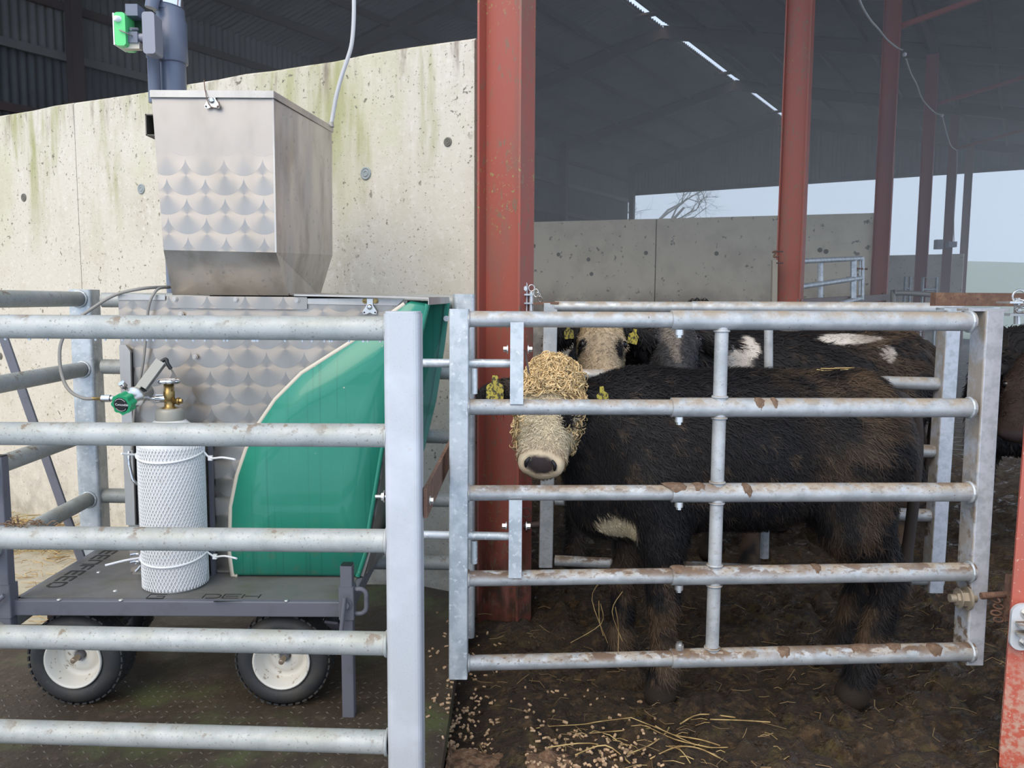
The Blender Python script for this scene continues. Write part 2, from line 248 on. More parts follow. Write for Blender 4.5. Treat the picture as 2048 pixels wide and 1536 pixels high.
def swirl_mat():
    """engine-turned stainless: overlapping discs of circular brushing (anisotropy follows the brushing)"""
    mt = bpy.data.materials.new('engine_turned_stainless'); mt.use_nodes = True; nt = mt.node_tree; b = nt.nodes['Principled BSDF']
    geo = nt.nodes.new('ShaderNodeNewGeometry'); sp = nt.nodes.new('ShaderNodeSeparateXYZ'); nt.links.new(geo.outputs['Position'], sp.inputs[0])
    x, z = sp.outputs[0], sp.outputs[2]; SX, R, PZ = 0.134, 0.068, 0.067
    r1 = mth(nt, 'FLOOR', mth(nt, 'DIVIDE', mth(nt, 'ADD', z, R), PZ))
    def disc(r):
        dz = mth(nt, 'SUBTRACT', z, mth(nt, 'MULTIPLY', r, PZ))
        off = mth(nt, 'MULTIPLY', mth(nt, 'FLOORED_MODULO', r, 2.0), SX / 2)
        q = mth(nt, 'DIVIDE', mth(nt, 'ADD', x, off), SX); dx = mth(nt, 'MULTIPLY', mth(nt, 'SUBTRACT', mth(nt, 'FRACT', q), 0.5), SX)
        return dx, dz, mth(nt, 'SQRT', mth(nt, 'ADD', mth(nt, 'MULTIPLY', dx, dx), mth(nt, 'MULTIPLY', dz, dz)))
    ax, az, al = disc(r1); bx, bz, bl = disc(mth(nt, 'SUBTRACT', r1, 1.0))
    k = mth(nt, 'LESS_THAN', al, R)
    def pick(p, q): return mth(nt, 'ADD', mth(nt, 'MULTIPLY', p, k), mth(nt, 'MULTIPLY', q, mth(nt, 'SUBTRACT', 1.0, k)))
    dx, dz, dl = pick(ax, bx), pick(az, bz), pick(al, bl)
    cb = nt.nodes.new('ShaderNodeCombineXYZ'); nt.links.new(mth(nt, 'MULTIPLY', dz, -1.0), cb.inputs[0]); nt.links.new(dx, cb.inputs[2])
    nm = nt.nodes.new('ShaderNodeVectorMath'); nm.operation = 'NORMALIZE'; nt.links.new(cb.outputs[0], nm.inputs[0]); nt.links.new(nm.outputs[0], b.inputs['Tangent'])
    ns = tex(nt, geo.outputs['Position'], 'noise', 4, 4, (1, 1, 0.5)); mx = nt.nodes.new('ShaderNodeMix'); mx.data_type = 'RGBA'
    nt.links.new(ramp(nt, ns, 0.4, 0.7), mx.inputs[0]); mx.inputs[6].default_value = (0.42, 0.38, 0.34, 1); mx.inputs[7].default_value = (0.33, 0.30, 0.265, 1); nt.links.new(mx.outputs[2], b.inputs['Base Color'])
    keep = ramp(nt, mth(nt, 'MULTIPLY_ADD', ns, 0.12, z), 2.03, 1.93)  # the finish is rubbed away on the upper hopper
    b.inputs['Metallic'].default_value = 0.95; nt.links.new(mth(nt, 'MULTIPLY', keep, 0.7), b.inputs['Anisotropic'])
    nt.links.new(mth(nt, 'MULTIPLY_ADD', ramp(nt, dl, 0.0, R), -0.10, 0.46), b.inputs['Roughness'])
    # the buffing pad leaves a shallow dish in every disc
    hh = mth(nt, 'MULTIPLY', mth(nt, 'MULTIPLY', dl, dl), keep); bp = nt.nodes.new('ShaderNodeBump'); bp.inputs['Strength'].default_value = 1.0; bp.inputs['Distance'].default_value = 0.24
    nt.links.new(hh, bp.inputs['Height']); nt.links.new(bp.outputs[0], b.inputs['Normal'])
    return mt
SWIRL = swirl_mat()

# ------------------------------------------------------------------ the shed: t runs along the column row, w across it to the rear wall
D3, E3 = V((0.529, 0.849, 0)), V((-0.849, 0.529, 0)); P1 = V((-0.055, 3.8, 0))
def SH(t, w, z): return P1 + D3 * t + E3 * w + Z_ * z
RIDGE_W, REAR_W, EAVE_W, ZR, SLOPE = 6.3, 12.6, -6.5, 8.52, 0.225
def roof_z(w): return ZR - abs(w - RIDGE_W) * SLOPE
FR = [0.0, 5.45, 11.4, 17.4, 23.5, 29.5]
# ground
def ground_mesh():
    xs = np.concatenate([np.linspace(-0.6, 2.5, 190), np.linspace(2.52, 5.0, 50)]); ys = np.concatenate([np.linspace(1.7, 4.4, 190), np.linspace(4.43, 8.0, 70)])
    gx, gy = np.meshgrid(xs, ys); p = np.stack([gx, gy, gx * 0], -1)
    z = (fbm(p, 1.3, 3, 1) - 0.5) * 0.10 + (fbm(p, 8, 4, 5) - 0.5) * 0.05 + np.maximum(0, fbm(p, 17, 3, 9) - 0.5) * 0.12
    hole = np.clip(1 - np.abs(vnoise(p, 4.5, 21) - 0.5) * 5, 0, 1); z = z - hole * 0.028 - 0.01
    edge = np.clip((gx + 0.12) / 0.15, 0, 1); z = z * edge + (1 - edge) * -0.06
    vs = np.stack([gx, gy, z], -1).reshape(-1, 3); ny, nx = gx.shape; i = np.arange(ny * nx).reshape(ny, nx)
    f = np.stack([i[:-1, :-1], i[:-1, 1:], i[1:, 1:], i[1:, :-1]], -1).reshape(-1, 4)
    me = bpy.data.meshes.new('floor'); me.from_pydata(vs.tolist(), [], f.tolist()); me.polygons.foreach_set('use_smooth', [True] * len(f)); me.update(); me.materials.append(MUDM)
    return me
floor = link('floor', ground_mesh(), None, 'structure')
obj('barn_floor', MB().b2((-14, 0.5, -0.5), (24, 36, -0.075)), MUDM, None, 'structure')
mb = MB()
for i in range(3):
    for j in range(3):
        x0, y0 = -6.2 + i * 1.62, 1.2 + j * 1.9
        obj('concrete_slab', MB().b2((x0, y0, -0.2), (x0 + 1.61, y0 + 1.89, 0.0 + 0.004 * ((i + j) % 2))), APRON, floor)
field = MB(); n = 24
rows = []
for j, (yy, zz) in enumerate(((30, -0.1), (45, 0.2), (70, 2.6), (95, 5.6), (120, 7.2))):
    rows.append([V((-60 + 160 * k / n, yy, zz + 0.4 * math.sin(k * 1.3 + j))) for k in range(n + 1)])
field.loft(rows, closed=False, caps=False, smooth=True); obj('field', field, FIELD, None, 'structure')
# steel checker plate under the feeder, tread bars raised out of it
plate = obj('steel_plate', MB().b2((-2.15, 1.3, 0.0), (-0.205, 3.4, 0.062)).b2((-1.72, 3.4, 0.0), (-0.205, 3.95, 0.05)), PLATE, None, 'structure')
mb = MB(); k = 0
for iy in range(56):
    for ix in range(64):
        x, y = -2.13 + ix * 0.03 + 0.012, 1.36 + iy * 0.036
        if 2.9 < y or random.random() < 0.3: continue
        a = math.radians(40 if (ix + iy) % 2 else -40); c, s = math.cos(a), math.sin(a); L, w = 0.0125, 0.0036
        q = [V((x + c * u - s * v, y + s * u + c * v, 0.0615)) for u, v in ((-L, 0), (0, -w), (L, 0), (0, w))]
        o = len(mb.v); mb.add(q + [V((x, y, 0.0655))], [(0, 1, 4), (1, 2, 4), (2, 3, 4), (3, 0, 4)])
obj('tread_bars', mb, TREAD, plate, 'stuff')

# near cross wall: cast concrete in three pours
wa = G(948, 1213, 0.0); wdir = V((-0.885, 0.466, 0)).normalized(); wn = V((-wdir.y, wdir.x, 0))
if wn.y < 0: wn = -wn
def WL(s, z, off=0.0): return wa + wdir * s + Z_ * z + wn * off
def on_wall(px, py):
    d = ray(px, py); t = (wa - CAM).dot(wn) / d.dot(wn); return CAM + d * t
def wall_s(px): return (on_wall(px, 500) - wa).dot(wdir)
_z0, _z1, _s1 = on_wall(945, 74).z, on_wall(0, 229).z, (on_wall(0, 229) - wa).dot(wdir)
def wtop(s): return lerp(_z0, _z1, s / _s1) + 0.004 * math.sin(s * 5.1)
wall = None
for k, (s0, s1) in enumerate(((-0.0, wall_s(161)), (wall_s(161) + 0.005, 5.6))):
    mb = MB(); n = 14; rf = []
    for i in range(n + 1):
        s = lerp(s0, s1, i / n); zt = wtop(s) + 0.004 * random.uniform(-1, 1)
        rf.append([WL(s, -0.1, 0), WL(s, zt - 0.012, 0), WL(s, zt, 0.015), WL(s, zt + 0.004, 0.2), WL(s, -0.1, 0.22)])
    mb.loft(rf)
    if wall is None: wall = obj('wall_left', mb, CONC, None, 'structure')
    else: obj('wall_pour', mb, CONC, wall)
HOLE = M('tie_hole_plug', (0.16, 0.15, 0.12), 0.8); PLUG = M('grey_plug', (0.30, 0.33, 0.33), 0.7)
for px, py, r, mt in ((732, 347, 0.026, PLUG), (283, 378, 0.024, PLUG), (48, 395, 0.02, HOLE), (896, 284, 0.016, HOLE), (1, 712, 0.018, HOLE)):
    c = on_wall(px, py); mb = MB(); mb.ring(c - wn * 0.001, r, 0.006, wn, 18, 6); mb.lathe([(r * 0.9, -0.001), (r * 0.9, 0.004)], c - wn * 0.003, wn, 16); mb.ring(c - wn * 0.003, r * 0.5, 0.004, wn, 12, 5)
    obj('tie_hole', mb, mt, wall)
# inner cross wall in four panels
wb = None
for k, (w0, w1) in enumerate(((0.12, 3.85), (3.87, 6.75), (6.77, 9.6), (9.62, 12.5))):
    mb = MB(); zt = lambda w: 2.87 + 0.022 * w
    mb.loft([[SH(11.3, w, -0.1), SH(11.3, w, zt(w)), SH(11.5, w, zt(w)), SH(11.5, w, -0.1)] for w in (w0, w1)])
    if wb is None: wb = obj('wall_back', mb, CONC_IN, None, 'structure')
    else: obj('wall_panel', mb, CONC_IN, wb)
for px, py in ((1117, 509), (1177, 519), (1292, 506), (1433, 507), (1652, 503), (1183, 548), (1640, 500), (1068, 492)):
    d = ray(px, py); c0 = SH(11.3, 0, 0); t = (c0 - CAM).dot(D3) / d.dot(D3); c = CAM + d * t
    obj('tie_hole', MB().lathe([(0.04, -0.006), (0.04, 0.004)], c, D3, 12), HOLE, wb)
mb = MB().loft([[SH(28.6, w, -0.1), SH(28.6, w, 3.08), SH(28.8, w, 3.08), SH(28.8, w, -0.1)] for w in (-0.1, 12.5)])
obj('wall_far', mb, CONC_IN, None, 'structure')
# cladding: corrugated sheets
def corr(a, b, c0, amp, per, nrm):
    """sheet between edge a->b (corrugations repeat along it) swept by vector c0"""
    L = (b - a).length; n = max(8, int(L / per * 6)); r0 = [a.lerp(b, i / n) + nrm * amp * math.sin(2 * PI * L * i / n / per) for i in range(n + 1)]
    return MB().loft([r0, [p + c0 for p in r0]], closed=False, caps=False, smooth=True)
roof = None
GAP = 0.085
for side in (0, 1):
    for k in range(5):
        t0, t1 = FR[k] - (0.35 if k == 0 else 0.02), FR[k + 1] + (0.5 if k == 4 else 0.02)
        segs = ((RIDGE_W + GAP, REAR_W + 0.3),) if side == 0 else ((EAVE_W, RIDGE_W - GAP),)
        for w0, w1 in segs:
            up = V((0, 0, 1)); o = corr(SH(t0, w0, roof_z(w0)), SH(t1, w0, roof_z(w0)), E3 * (w1 - w0) + Z_ * (roof_z(w1) - roof_z(w0)), 0.028, 0.15, up)
            if roof is None: roof = obj('ceiling', o, SHEETL, None, 'structure')
            else: obj('roof_sheet', o, SHEETL, roof)
# ridge: flat flashings each side of the ventilation slot and a raised cap
for sg in (-1, 1):
    w0, w1 = RIDGE_W + sg * 0.13, RIDGE_W + sg * 0.52
    for k in range(5):
        obj('ridge_flashing', MB().loft([[SH(t, w0, roof_z(w0) - 0.05), SH(t, w1, roof_z(w1) - 0.05), SH(t, w1, roof_z(w1) - 0.06), SH(t, w0, roof_z(w0) - 0.06)] for t in (FR[k] + 0.5, FR[k + 1] - 0.3)]), SHEETL, roof)
for k in range(5):
    for u in (0.18, 0.82):
        t = lerp(FR[k], FR[k + 1], u); obj('ridge_strap', MB().bar(SH(t, RIDGE_W - 0.3, roof_z(RIDGE_W) - 0.12), SH(t, RIDGE_W + 0.3, roof_z(RIDGE_W) - 0.12), 0.22, 0.05), FRAME, roof)
for k, t in enumerate(FR):
    for w0, w1 in ((RIDGE_W, REAR_W), (RIDGE_W, EAVE_W)):
        a, b = SH(t, w0, roof_z(w0) - 0.24), SH(t, w1, roof_z(w1) - 0.24); mb = MB()
        mb.bar(a, b, 0.012, 0.30); s, u = basis(b - a); 
        for q in (-1, 1): mb.bar(a + u * 0.15 * q, b + u * 0.15 * q, 0.15, 0.014)
        obj('rafter', mb, FRAME, roof)
w = -6.2
while w < 12.5:
    if abs(w - RIDGE_W) > 0.35:
        obj('purlin', MB().bar(SH(-0.3, w, roof_z(w) - 0.10), SH(29.9, w, roof_z(w) - 0.10), 0.06, 0.15), FRAME, roof)
    w += 1.27
# tie and knee brace seen at the row
for t in FR[2:5]:
    obj('knee_brace', MB().bar(SH(t, -0.1, 5.75), SH(t, -2.3, roof_z(-2.3) - 0.35), 0.07, 0.07), OXIDE_FAR, roof)
obj('eave_beam', MB().bar(SH(-0.2, 0, 6.95), SH(29.6, 0, 6.95), 0.12, 0.22), FRAME, roof)
# rear long wall: two tiers of cladding on rails, posts at the frames
rear = None
for k in range(5):
    t0, t1 = FR[k] - (1.2 if k == 0 else 0.08), FR[k + 1] + (0.42 if k == 4 else 0.08)
    for z0, z1, off in ((5.75, 7.15, 0.05), (2.4, 5.95, 0.16)):
        o = corr(SH(t0, REAR_W + off, z0), SH(t1, REAR_W + off, z0), Z_ * (z1 - z0), 0.02, 0.15, E3)
        if rear is None: rear = obj('wall_rear', o, SHEETL if z0 > 5 else SHEET, None, 'structure')
        else: obj('cladding_sheet', o, SHEETL if z0 > 5 else SHEET, rear)
    for z in (5.65, 4.6, 6.5): obj('wall_rail', MB().bar(SH(t0, REAR_W - 0.05, z), SH(t1, REAR_W - 0.05, z), 0.07, 0.14), FRAME if z != 5.65 else SHEETL, rear)
for t in FR:
    obj('rear_post', MB().b2((0, 0, 0), (0.01, 0.01, 0.01)) if False else MB().bar(SH(t, REAR_W - 0.2, -0.1), SH(t, REAR_W - 0.2, 7.05), 0.2, 0.2, up=E3), FRAME, rear)
# far gable: cladding above an open band
gab = None; GT = 29.9
ws = [-6.4, -3.2, 0.0, 3.15, 6.3, 9.45, 12.6]
for w0, w1 in zip(ws[:-1], ws[1:]):
    L = w1 - w0; n = int(L / 0.15 * 6); mb = MB()
    zb = lambda w: 5.95 + 0.0 * w
    lo = [SH(GT, lerp(w0, w1, i / n), 5.92) + D3 * 0.02 * math.sin(2 * PI * i / 6) for i in range(n + 1)]
    hi = [V((p.x, p.y, roof_z((p - P1).dot(E3)) + 0.02)) for p in lo]
    mb.loft([lo, hi], closed=False, caps=False, smooth=True)
    if gab is None: gab = obj('wall_gable', mb, SHEETL, None, 'structure')
    else: obj('gable_sheet', mb, SHEETL, gab)
obj('gable_rail', MB().bar(SH(GT - 0.1, -6.4, 5.97), SH(GT - 0.1, 12.6, 5.97), 0.1, 0.16), FRAME, gab)
# steel columns of the row, H sections
def column(p, h, b, tf, top, mat, name, label, base=-0.1):
    o = thing(name, label, 'column', (p.x, p.y, 0)); q = V((p.x, p.y, 0))
    def plate(c, le, ld, z0=base, z1=top):
        cs = [q + E3 * (c[0] + sx * le / 2) + D3 * (c[1] + sy * ld / 2) for sx, sy in ((-1, -1), (1, -1), (1, 1), (-1, 1))]
        return MB().prism([v + Z_ * z0 for v in cs], Z_ * (z1 - z0))
    obj('flange', plate((h / 2, 0), tf, b), mat, o); obj('flange', plate((-h / 2, 0), tf, b), mat, o); obj('web', plate((0, 0), h - tf, tf * 0.8), mat, o)
    return o
c1 = column(G(996, 1229, 0.0) + D3 * 0.05, 0.215, 0.118, 0.011, 7.0, OXIDE, 'steel_column', 'red oxide steel column at the end of the pale concrete wall, lichen down its edge')
TXT = ['red oxide steel column behind the rear gate, second of the row', 'third red steel column, where the inner concrete wall ends', 'fourth column of the row, faded by haze', 'fifth column of the row with a small fitting on it', 'last and faintest column of the row, under the far gable']
for (px, Yd), t in zip(((1578, 8.3), (1757, 13.4), (1839, 18.5), (1889, 23.8), (1922, 28.6)), TXT):
    p = P(px, 600, Yd); column(V((p.x, p.y, 0)), 0.235, 0.135, 0.011, roof_z(0) - 0.3, OXIDE_FAR if Yd > 10 else OXIDE, 'steel_column', t)

# ------------------------------------------------------------------ pipe barriers around the feeder
ZB = 0.062
def barrier(name, label, loc): return thing(name, label, 'barrier', loc)
fb = barrier('pipe_barrier', 'galvanised pipe barrier in front of the feeder, one square post and five rails', (-0.27, 2.07, ZB))
pl, pr = P(766, 640, 2.03), P(838, 640, 2.03); FXc = (pl.x + pr.x) / 2
pc = V((FXc, 2.075, 0)); ztop = P(800, 623, 2.03).z
mb = MB(); mb.bar(V((pc.x, pc.y, ZB)), V((pc.x, pc.y, ztop - 0.006)), 0.09, 0.09, up=Y_, r=0.016, n=4)
mb.bar(V((pc.x, pc.y, ztop - 0.007)), V((pc.x, pc.y, ztop)), 0.084, 0.084, up=Y_, r=0.018, n=4)
obj('post', mb, POSTM, fb)
obj('base_plate', MB().b2((pc.x - 0.1, pc.y - 0.1, ZB), (pc.x + 0.1, pc.y + 0.1, ZB + 0.012)), GALV, fb)
FRAIL = [(657, 653), (871, 867), (1081.5, 1075), (1287, 1273), (1484, 1462)]
for yr, yl in FRAIL:
    a, b = P(771, yr, 2.07), P(0, yl, 2.115); b = a + (b - a) * 1.12
    mb = MB(); mb.tube([a, b], 0.0305, 16); mb.ring(a + V((0.004, 0, 0)), 0.031, 0.005, b - a, 16, 6)
    obj('rail', mb, GRAIL, fb)
# water drops hanging under the top rail
mb = MB()
a, b = P(771, FRAIL[0][0], 2.07), P(0, FRAIL[0][1], 2.115)
for i in range(34):
    p = a.lerp(b, random.random()); mb.ball(p - Z_ * 0.0318, (0.0035, 0.0035, 0.0042), 4)
WATER = M('water_drop', (0.75, 0.78, 0.8), 0.05, 0.0, spec=0.8)
obj('water_drops', mb, WATER, fb, 'stuff')
rb = barrier('pipe_barrier', 'galvanised pipe barrier behind and left of the feeder, against the concrete wall', (-1.7, 3.35, 0))
q0 = P(145, 800, 3.3); q1 = P(190, 800, 3.3); cpx = (q0.x + q1.x) / 2; cpy = 3.345
zt = P(165, 579, 3.3).z
obj('post', MB().bar(V((cpx, cpy, 0)), V((cpx, cpy, zt)), 0.09, 0.09, up=Y_, r=0.014, n=4), GALV, rb)
rp0, rp1 = P(905, 700, 3.42), P(949, 700, 3.42); rx = (rp0.x + rp1.x) / 2
obj('post', MB().bar(V((rx, 3.465, 0)), V((rx, 3.465, P(930, 588, 3.42).z)), 0.09, 0.09, up=Y_, r=0.014, n=4), GALV, rb)
for yl, yr in ((600, 604), (733, 745), (862, 873), (991, 1000), (1118, 1126)):
    a, b = P(205, yl, 3.345), P(905, yr, 3.465); obj('rail', MB().tube([a, b], 0.0302, 14), GRAIL, rb)
for z in (P(165, 598, 3.345).z, P(165, 737, 3.345).z, P(165, 866, 3.345).z, P(165, 994, 3.345).z, P(165, 1122, 3.345).z):
    a = V((cpx - 0.005, cpy - 0.03, z)); b = V((cpx + 0.07, 1.95, z - 0.0)); obj('rail', MB().tube([a, b], 0.0302, 14), GRAIL, rb); 
    obj('weld_collar', MB().ring(V((cpx, cpy - 0.048, z)), 0.031, 0.005, Y_, 16, 6), GALV, rb)
# rusty spacer bar between the two posts
a, b = P(842, 1000, 2.115), V((rx + 0.0, 3.42, 0)); b.z = a.z + 0.005; a.x = pc.x + 0.052; a.y = 2.08
sp = thing('steel_bar', 'rusty flat steel bar bolted between the front barrier post and the rear barrier post', 'bar', a)
obj('plate', MB().bar(a, b, 0.010, 0.078), RUST, sp)
lab(obj('bolt', MB().bolt(V((a.x + 0.006, a.y + 0.05, a.z - 0.005)), X_, 0.009, 0.010), ZINC, sp), 'bright bolt head')
c = P(760, 993, 2.10); mb = MB(); mb.tube([c + V((-0.012, 0.0, 0)), c + V((0.08, 0, 0))], 0.005, 8); mb.bolt(c + V((0.012, 0, 0)), -X_, 0.011, 0.008)
lab(obj('threaded_end', mb, ZINC, sp), 'threaded bolt end with nut sticking out left of the post')

# ------------------------------------------------------------------ front gate
GY0, GY1 = 2.49, 2.595
def gp(px, py):
    f = (px - 920) / 1045.0; return P(px, py, lerp(GY0, GY1, f))
gz = G(920, 1353, 0)
gate = thing('cattle_gate', 'galvanised telescopic five rail gate across the race, in front of the white faced animal', 'gate', gp(918, 1352))
a, b = gp(919, 618), gp(917, 1352)
obj('stile', MB().bar(a, b, 0.058, 0.05, up=Y_, r=0.005), GALV, gate)
a, b = gp(1989, 622), gp(1949, 1330); a.y = b.y = GY1 + 0.02
mb = MB().bar(a + Y_ * 0.02, b + Y_ * 0.02, 0.058, 0.09, up=Y_, r=0.006); mb.bar(a + V((-0.08, 0.02, 0.003)), a + V((0.05, 0.02, 0.003)), 0.07, 0.008)
obj('stile', mb, STILEM, gate)
GR = [(638, 643), (814, 815.5), (986, 984), (1157, 1143), (1326, 1303)]
BX = V((0, 0, 0))
for i, (yl, yr) in enumerate(GR):
    a, b = gp(936, yl), gp(1945, yr); j = a.lerp(b, (1335 - 936) / 1009.0 * 0.995)
    mb = MB(); mb.tube([a, a.lerp(b, 0.55)], 0.0243, 16); mb.ring(a + (b - a).normalized() * 0.002, 0.025, 0.004, b - a, 16, 6); obj('rail', mb, GMUD, gate)
    s = obj('rail_sleeve', MB().tube([j, b], 0.0302, 18), GMUD, gate)
    obj('weld_collar', MB().ring(b + (a - b).normalized() * 0.012, 0.031, 0.005, b - a, 16, 6), GALV, gate)
    # clamp bolt under (on the lowest rail above) the sleeve mouth
    cpt = a.lerp(b, (1349 - 936) / 1009.0); sg = 1 if i == 4 else -1
    mb = MB(); mb.lathe([(0.014, 0), (0.014, 0.014)], cpt + Z_ * sg * 0.029, Z_ * sg, 12); mb.bolt(cpt + Z_ * sg * 0.043, Z_ * sg, 0.009, 0.011)
    obj('clamp_bolt', mb, ZINC, gate)
rails = [(gp(936, yl), gp(1945, yr)) for yl, yr in GR]
for i in range(4):
    x0 = 1434 - 20 * (i / 4); x1 = 1434 - 20 * ((i + 1) / 4)
    p = rails[i][0].lerp(rails[i][1], (x0 - 936) / 1009.0); q = rails[i + 1][0].lerp(rails[i + 1][1], (x1 - 936) / 1009.0)
    mb = MB().tube([p, q], 0.0212, 14); mb.ring(p - Z_ * 0.033, 0.0225, 0.004, Z_, 14, 6); mb.ring(q + Z_ * 0.033, 0.0225, 0.004, Z_, 14, 6)
    obj('upright', mb, GMUD, gate)
for (y0, y1, yr) in ((644, 806, 727), (996, 1150, 1073)):
    xa = 1034 if y0 < 800 else 1031
    a, b = gp(xa, y0), gp(xa - 1, y1); a.y -= 0.026; b.y -= 0.026
    obj('latch_flat', MB().bar(a, b, 0.040, 0.008, up=Y_), GALV, gate)
    r0, r1 = gp(843, yr), gp(1022, yr); r0.y = r1.y = GY0 + 0.012
    rod = obj('slide_bolt', MB().tube([r0, r1], 0.0132, 12), GALV, gate)
    h = gp(948, yr + 10); h.y = GY0 + 0.012
    obj('drop_handle', MB().tube([h, h - Z_ * (0.078 if y0 < 800 else 0.072)], 0.0105, 12), GALV, rod)
    for dx in (-0.03, 0.035):
        cc = gp(xa, (yr + y0) / 2 + 12) + V((dx * 0.9, 0.0, 0)); cc.y = GY0 - 0.02
        obj('bolt', MB().bolt(cc, X_ * (1 if dx > 0 else -1), 0.009, 0.014), ZINC, gate)
mb = MB(); a = gp(1050, 700); mb.bar(V((a.x, GY0, a.z)), V((a.x + 0.012, GY0, a.z - 0.07)), 0.006, 0.02, up=Y_); obj('spring_clip', mb, FRAME, gate)
c = gp(1940, 1197); c.y = GY1; mb = MB(); mb.tube([c + X_ * 0.02, c - X_ * 0.065], 0.0135, 12); mb.bolt(c - X_ * 0.005, -X_, 0.026, 0.03); mb.bolt(c - X_ * 0.035, -X_, 0.022, 0.012)
lab(obj('hinge_bolt', mb, M('muddy_bolt', (0.4, 0.34, 0.26), 0.5, 0.4), gate), 'mud caked threaded hinge bolt')

# ------------------------------------------------------------------ rear gate
RY0, RY1 = 3.66, 3.40
def rp(px, py): return P(px, py, lerp(RY0, RY1, (px - 1100) / 780.0))
rg = thing('cattle_gate', 'second galvanised gate behind the white faced animal, its top rail just above the front gate', 'gate', rp(1100, 1130))
a, b = rp(1101, 606), rp(1091, 1132); obj('stile', MB().bar(a, b, 0.062, 0.05, up=Y_, r=0.005), GMUD, rg)
a, b = rp(1900, 618), rp(1864, 1180); obj('stile', MB().bar(a, b, 0.06, 0.075, up=Y_, r=0.005), STILEM, rg)
for yl, yr in ((613, 618), (747, 768), (878, 903), (1000, 1032), (1121, 1160)):
    a, b = rp(1110, yl), rp(1885, yr); obj('rail', MB().tube([a, b], 0.0243, 14), GMUD, rg)
    obj('rail_sleeve', MB().tube([a.lerp(b, 0.37), b], 0.0272, 14), GMUD, rg)
a = [(rp(1537, y), 0) for y in (616, 757, 890)]; obj('upright', MB().tube([a[0][0], a[1][0]], 0.019, 12), GMUD, rg); obj('upright', MB().tube([a[1][0], a[2][0] - Z_ * 0.5], 0.019, 12), GMUD, rg)
a = rp(1068, 607); obj('hinge_tongue', MB().bar(a, rp(1118, 606), 0.05, 0.010), RUST, rg)
a = rp(1880, 611); obj('hinge_tongue', MB().bar(rp(1870, 612), rp(1925, 612), 0.05, 0.010), GALV, rg)
c = rp(1058, 1050); mb = MB().tube([rp(1045, 1052), rp(1085, 1048)], 0.014, 10); mb.bolt(rp(1052, 1051), X_, 0.02, 0.02); mb.ring(rp(1052, 1023) - Y_ * 0.02, 0.022, 0.003, Y_, 16, 5); obj('hinge_bolt', mb, FRAME, rg)
# latch bracket on the column
lb = thing('latch_bracket', 'galvanised bracket with pin and chain bolted to the red column above the rear gate', 'bracket', P(1048, 600, 3.7))
p0, p1 = P(1047, 570, 3.68), P(1046, 640, 3.68)
mb = MB().bar(p0, p1, 0.036, 0.010, up=Y_); mb.lathe([(0.018, -0.005), (0.018, 0.005)], p0, Y_, 16); obj('plate', mb, GALV, lb)
for y in (589, 606): obj('lug', MB().b2(P(1042, y + 2, 3.66), P(1066, y - 1, 3.72)), GALV, lb)
obj('bolt', MB().bolt(P(1049, 577, 3.665), -Y_, 0.008, 0.008), ZINC, lb)
pin = obj('pin', MB().tube([P(1062, 622, 3.68), P(1062, 584, 3.68)], 0.011, 10), ZINC, lb); obj('ring', MB().ring(P(1063, 576, 3.68), 0.013, 0.003, Y_, 16, 5, 1.1), ZINC, pin)
for k in range(3):
    c = P(1072 + k * 4, 586 + k * 6, 3.67); obj('chain_link', MB().ring(c, 0.011, 0.0025, V((0.3, 1, 0.5 * k)), 14, 5, 1.6), ZINC, lb)

# ------------------------------------------------------------------ right hand post, beam, hinge
px0 = P(2022, 1200, 2.75).x
rpst = thing('gate_post', 'red painted steel post at the right edge with a galvanised double hinge plate', 'post', (px0 - 0.1, 2.42, 0))
_b0, _b1 = P(1997, 1536, 2.42), P(2048, 885, 2.42); _sl = (_b1 - _b0) / (_b1.z - _b0.z)
def pst(z): return _b0 + _sl * (z - _b0.z)
nrm = V((-0.5, -0.866, 0)); tng = V((0.866, -0.5, 0))
for nm, o0, w_, h_ in (('flange', 0.0, 0.20, 0.012), ('flange', 0.09, 0.20, 0.012), ('web', 0.045, 0.01, 0.08)):
    a, b = (pst(z) + tng * 0.10 - nrm * o0 for z in (2.9, -0.1)); obj(nm, MB().bar(a, b, w_, h_, up=nrm), PAINTRED, rpst)
hc = P(2042, 1252, 2.385)
hp = []
for k in range(13):
    t = PI * k / 12; hp.append(V((math.cos(t) * 0.036, 0, 0.042 + math.sin(t) * 0.03)))
for k in range(13):
    t = PI + PI * k / 12; hp.append(V((math.cos(t) * 0.036, 0, -0.042 + math.sin(t) * 0.03)))
hpl = obj('hinge_plate', MB().prism([hc + p + Y_ * 0.0 for p in hp], Y_ * -0.010), WHITE if False else M('galvanised_pale', (0.66, 0.67, 0.67), 0.4, 0.3), rpst)
for dz in (0.045, -0.045): obj('bolt', MB().bolt(hc + V((0.008, -0.010, dz)), -Y_, 0.013, 0.012), ZINC, hpl)
for dz in (0.014, -0.014): obj('hinge_lug', MB().lathe([(0.034, -0.005), (0.034, 0.005)], hc + V((0.004, -0.03, dz)), Z_, 18), GMUD, hpl)
bm = thing('steel_beam', 'short rust brown steel channel at gate top height, left of the red post', 'beam', P(1866, 600, 3.02))
a, b = P(1866, 598.5, 3.02), P(2100, 600, 3.02)
obj('channel', MB().bar(a, b, 0.04, 0.048), RUST, bm)
obj('end_lug', MB().bar(P(1880, 618, 3.0), P(1990, 617, 3.0), 0.06, 0.009), GALV, bm)
hpn = thing('hinge_pin', 'galvanised ring pin with short chain hanging at the beam by the right edge', 'hinge pin', P(2035, 610, 2.8))
obj('pin', MB().tube([P(2034, 648, 2.8), P(2034, 596, 2.8)], 0.010, 10), ZINC, hpn)
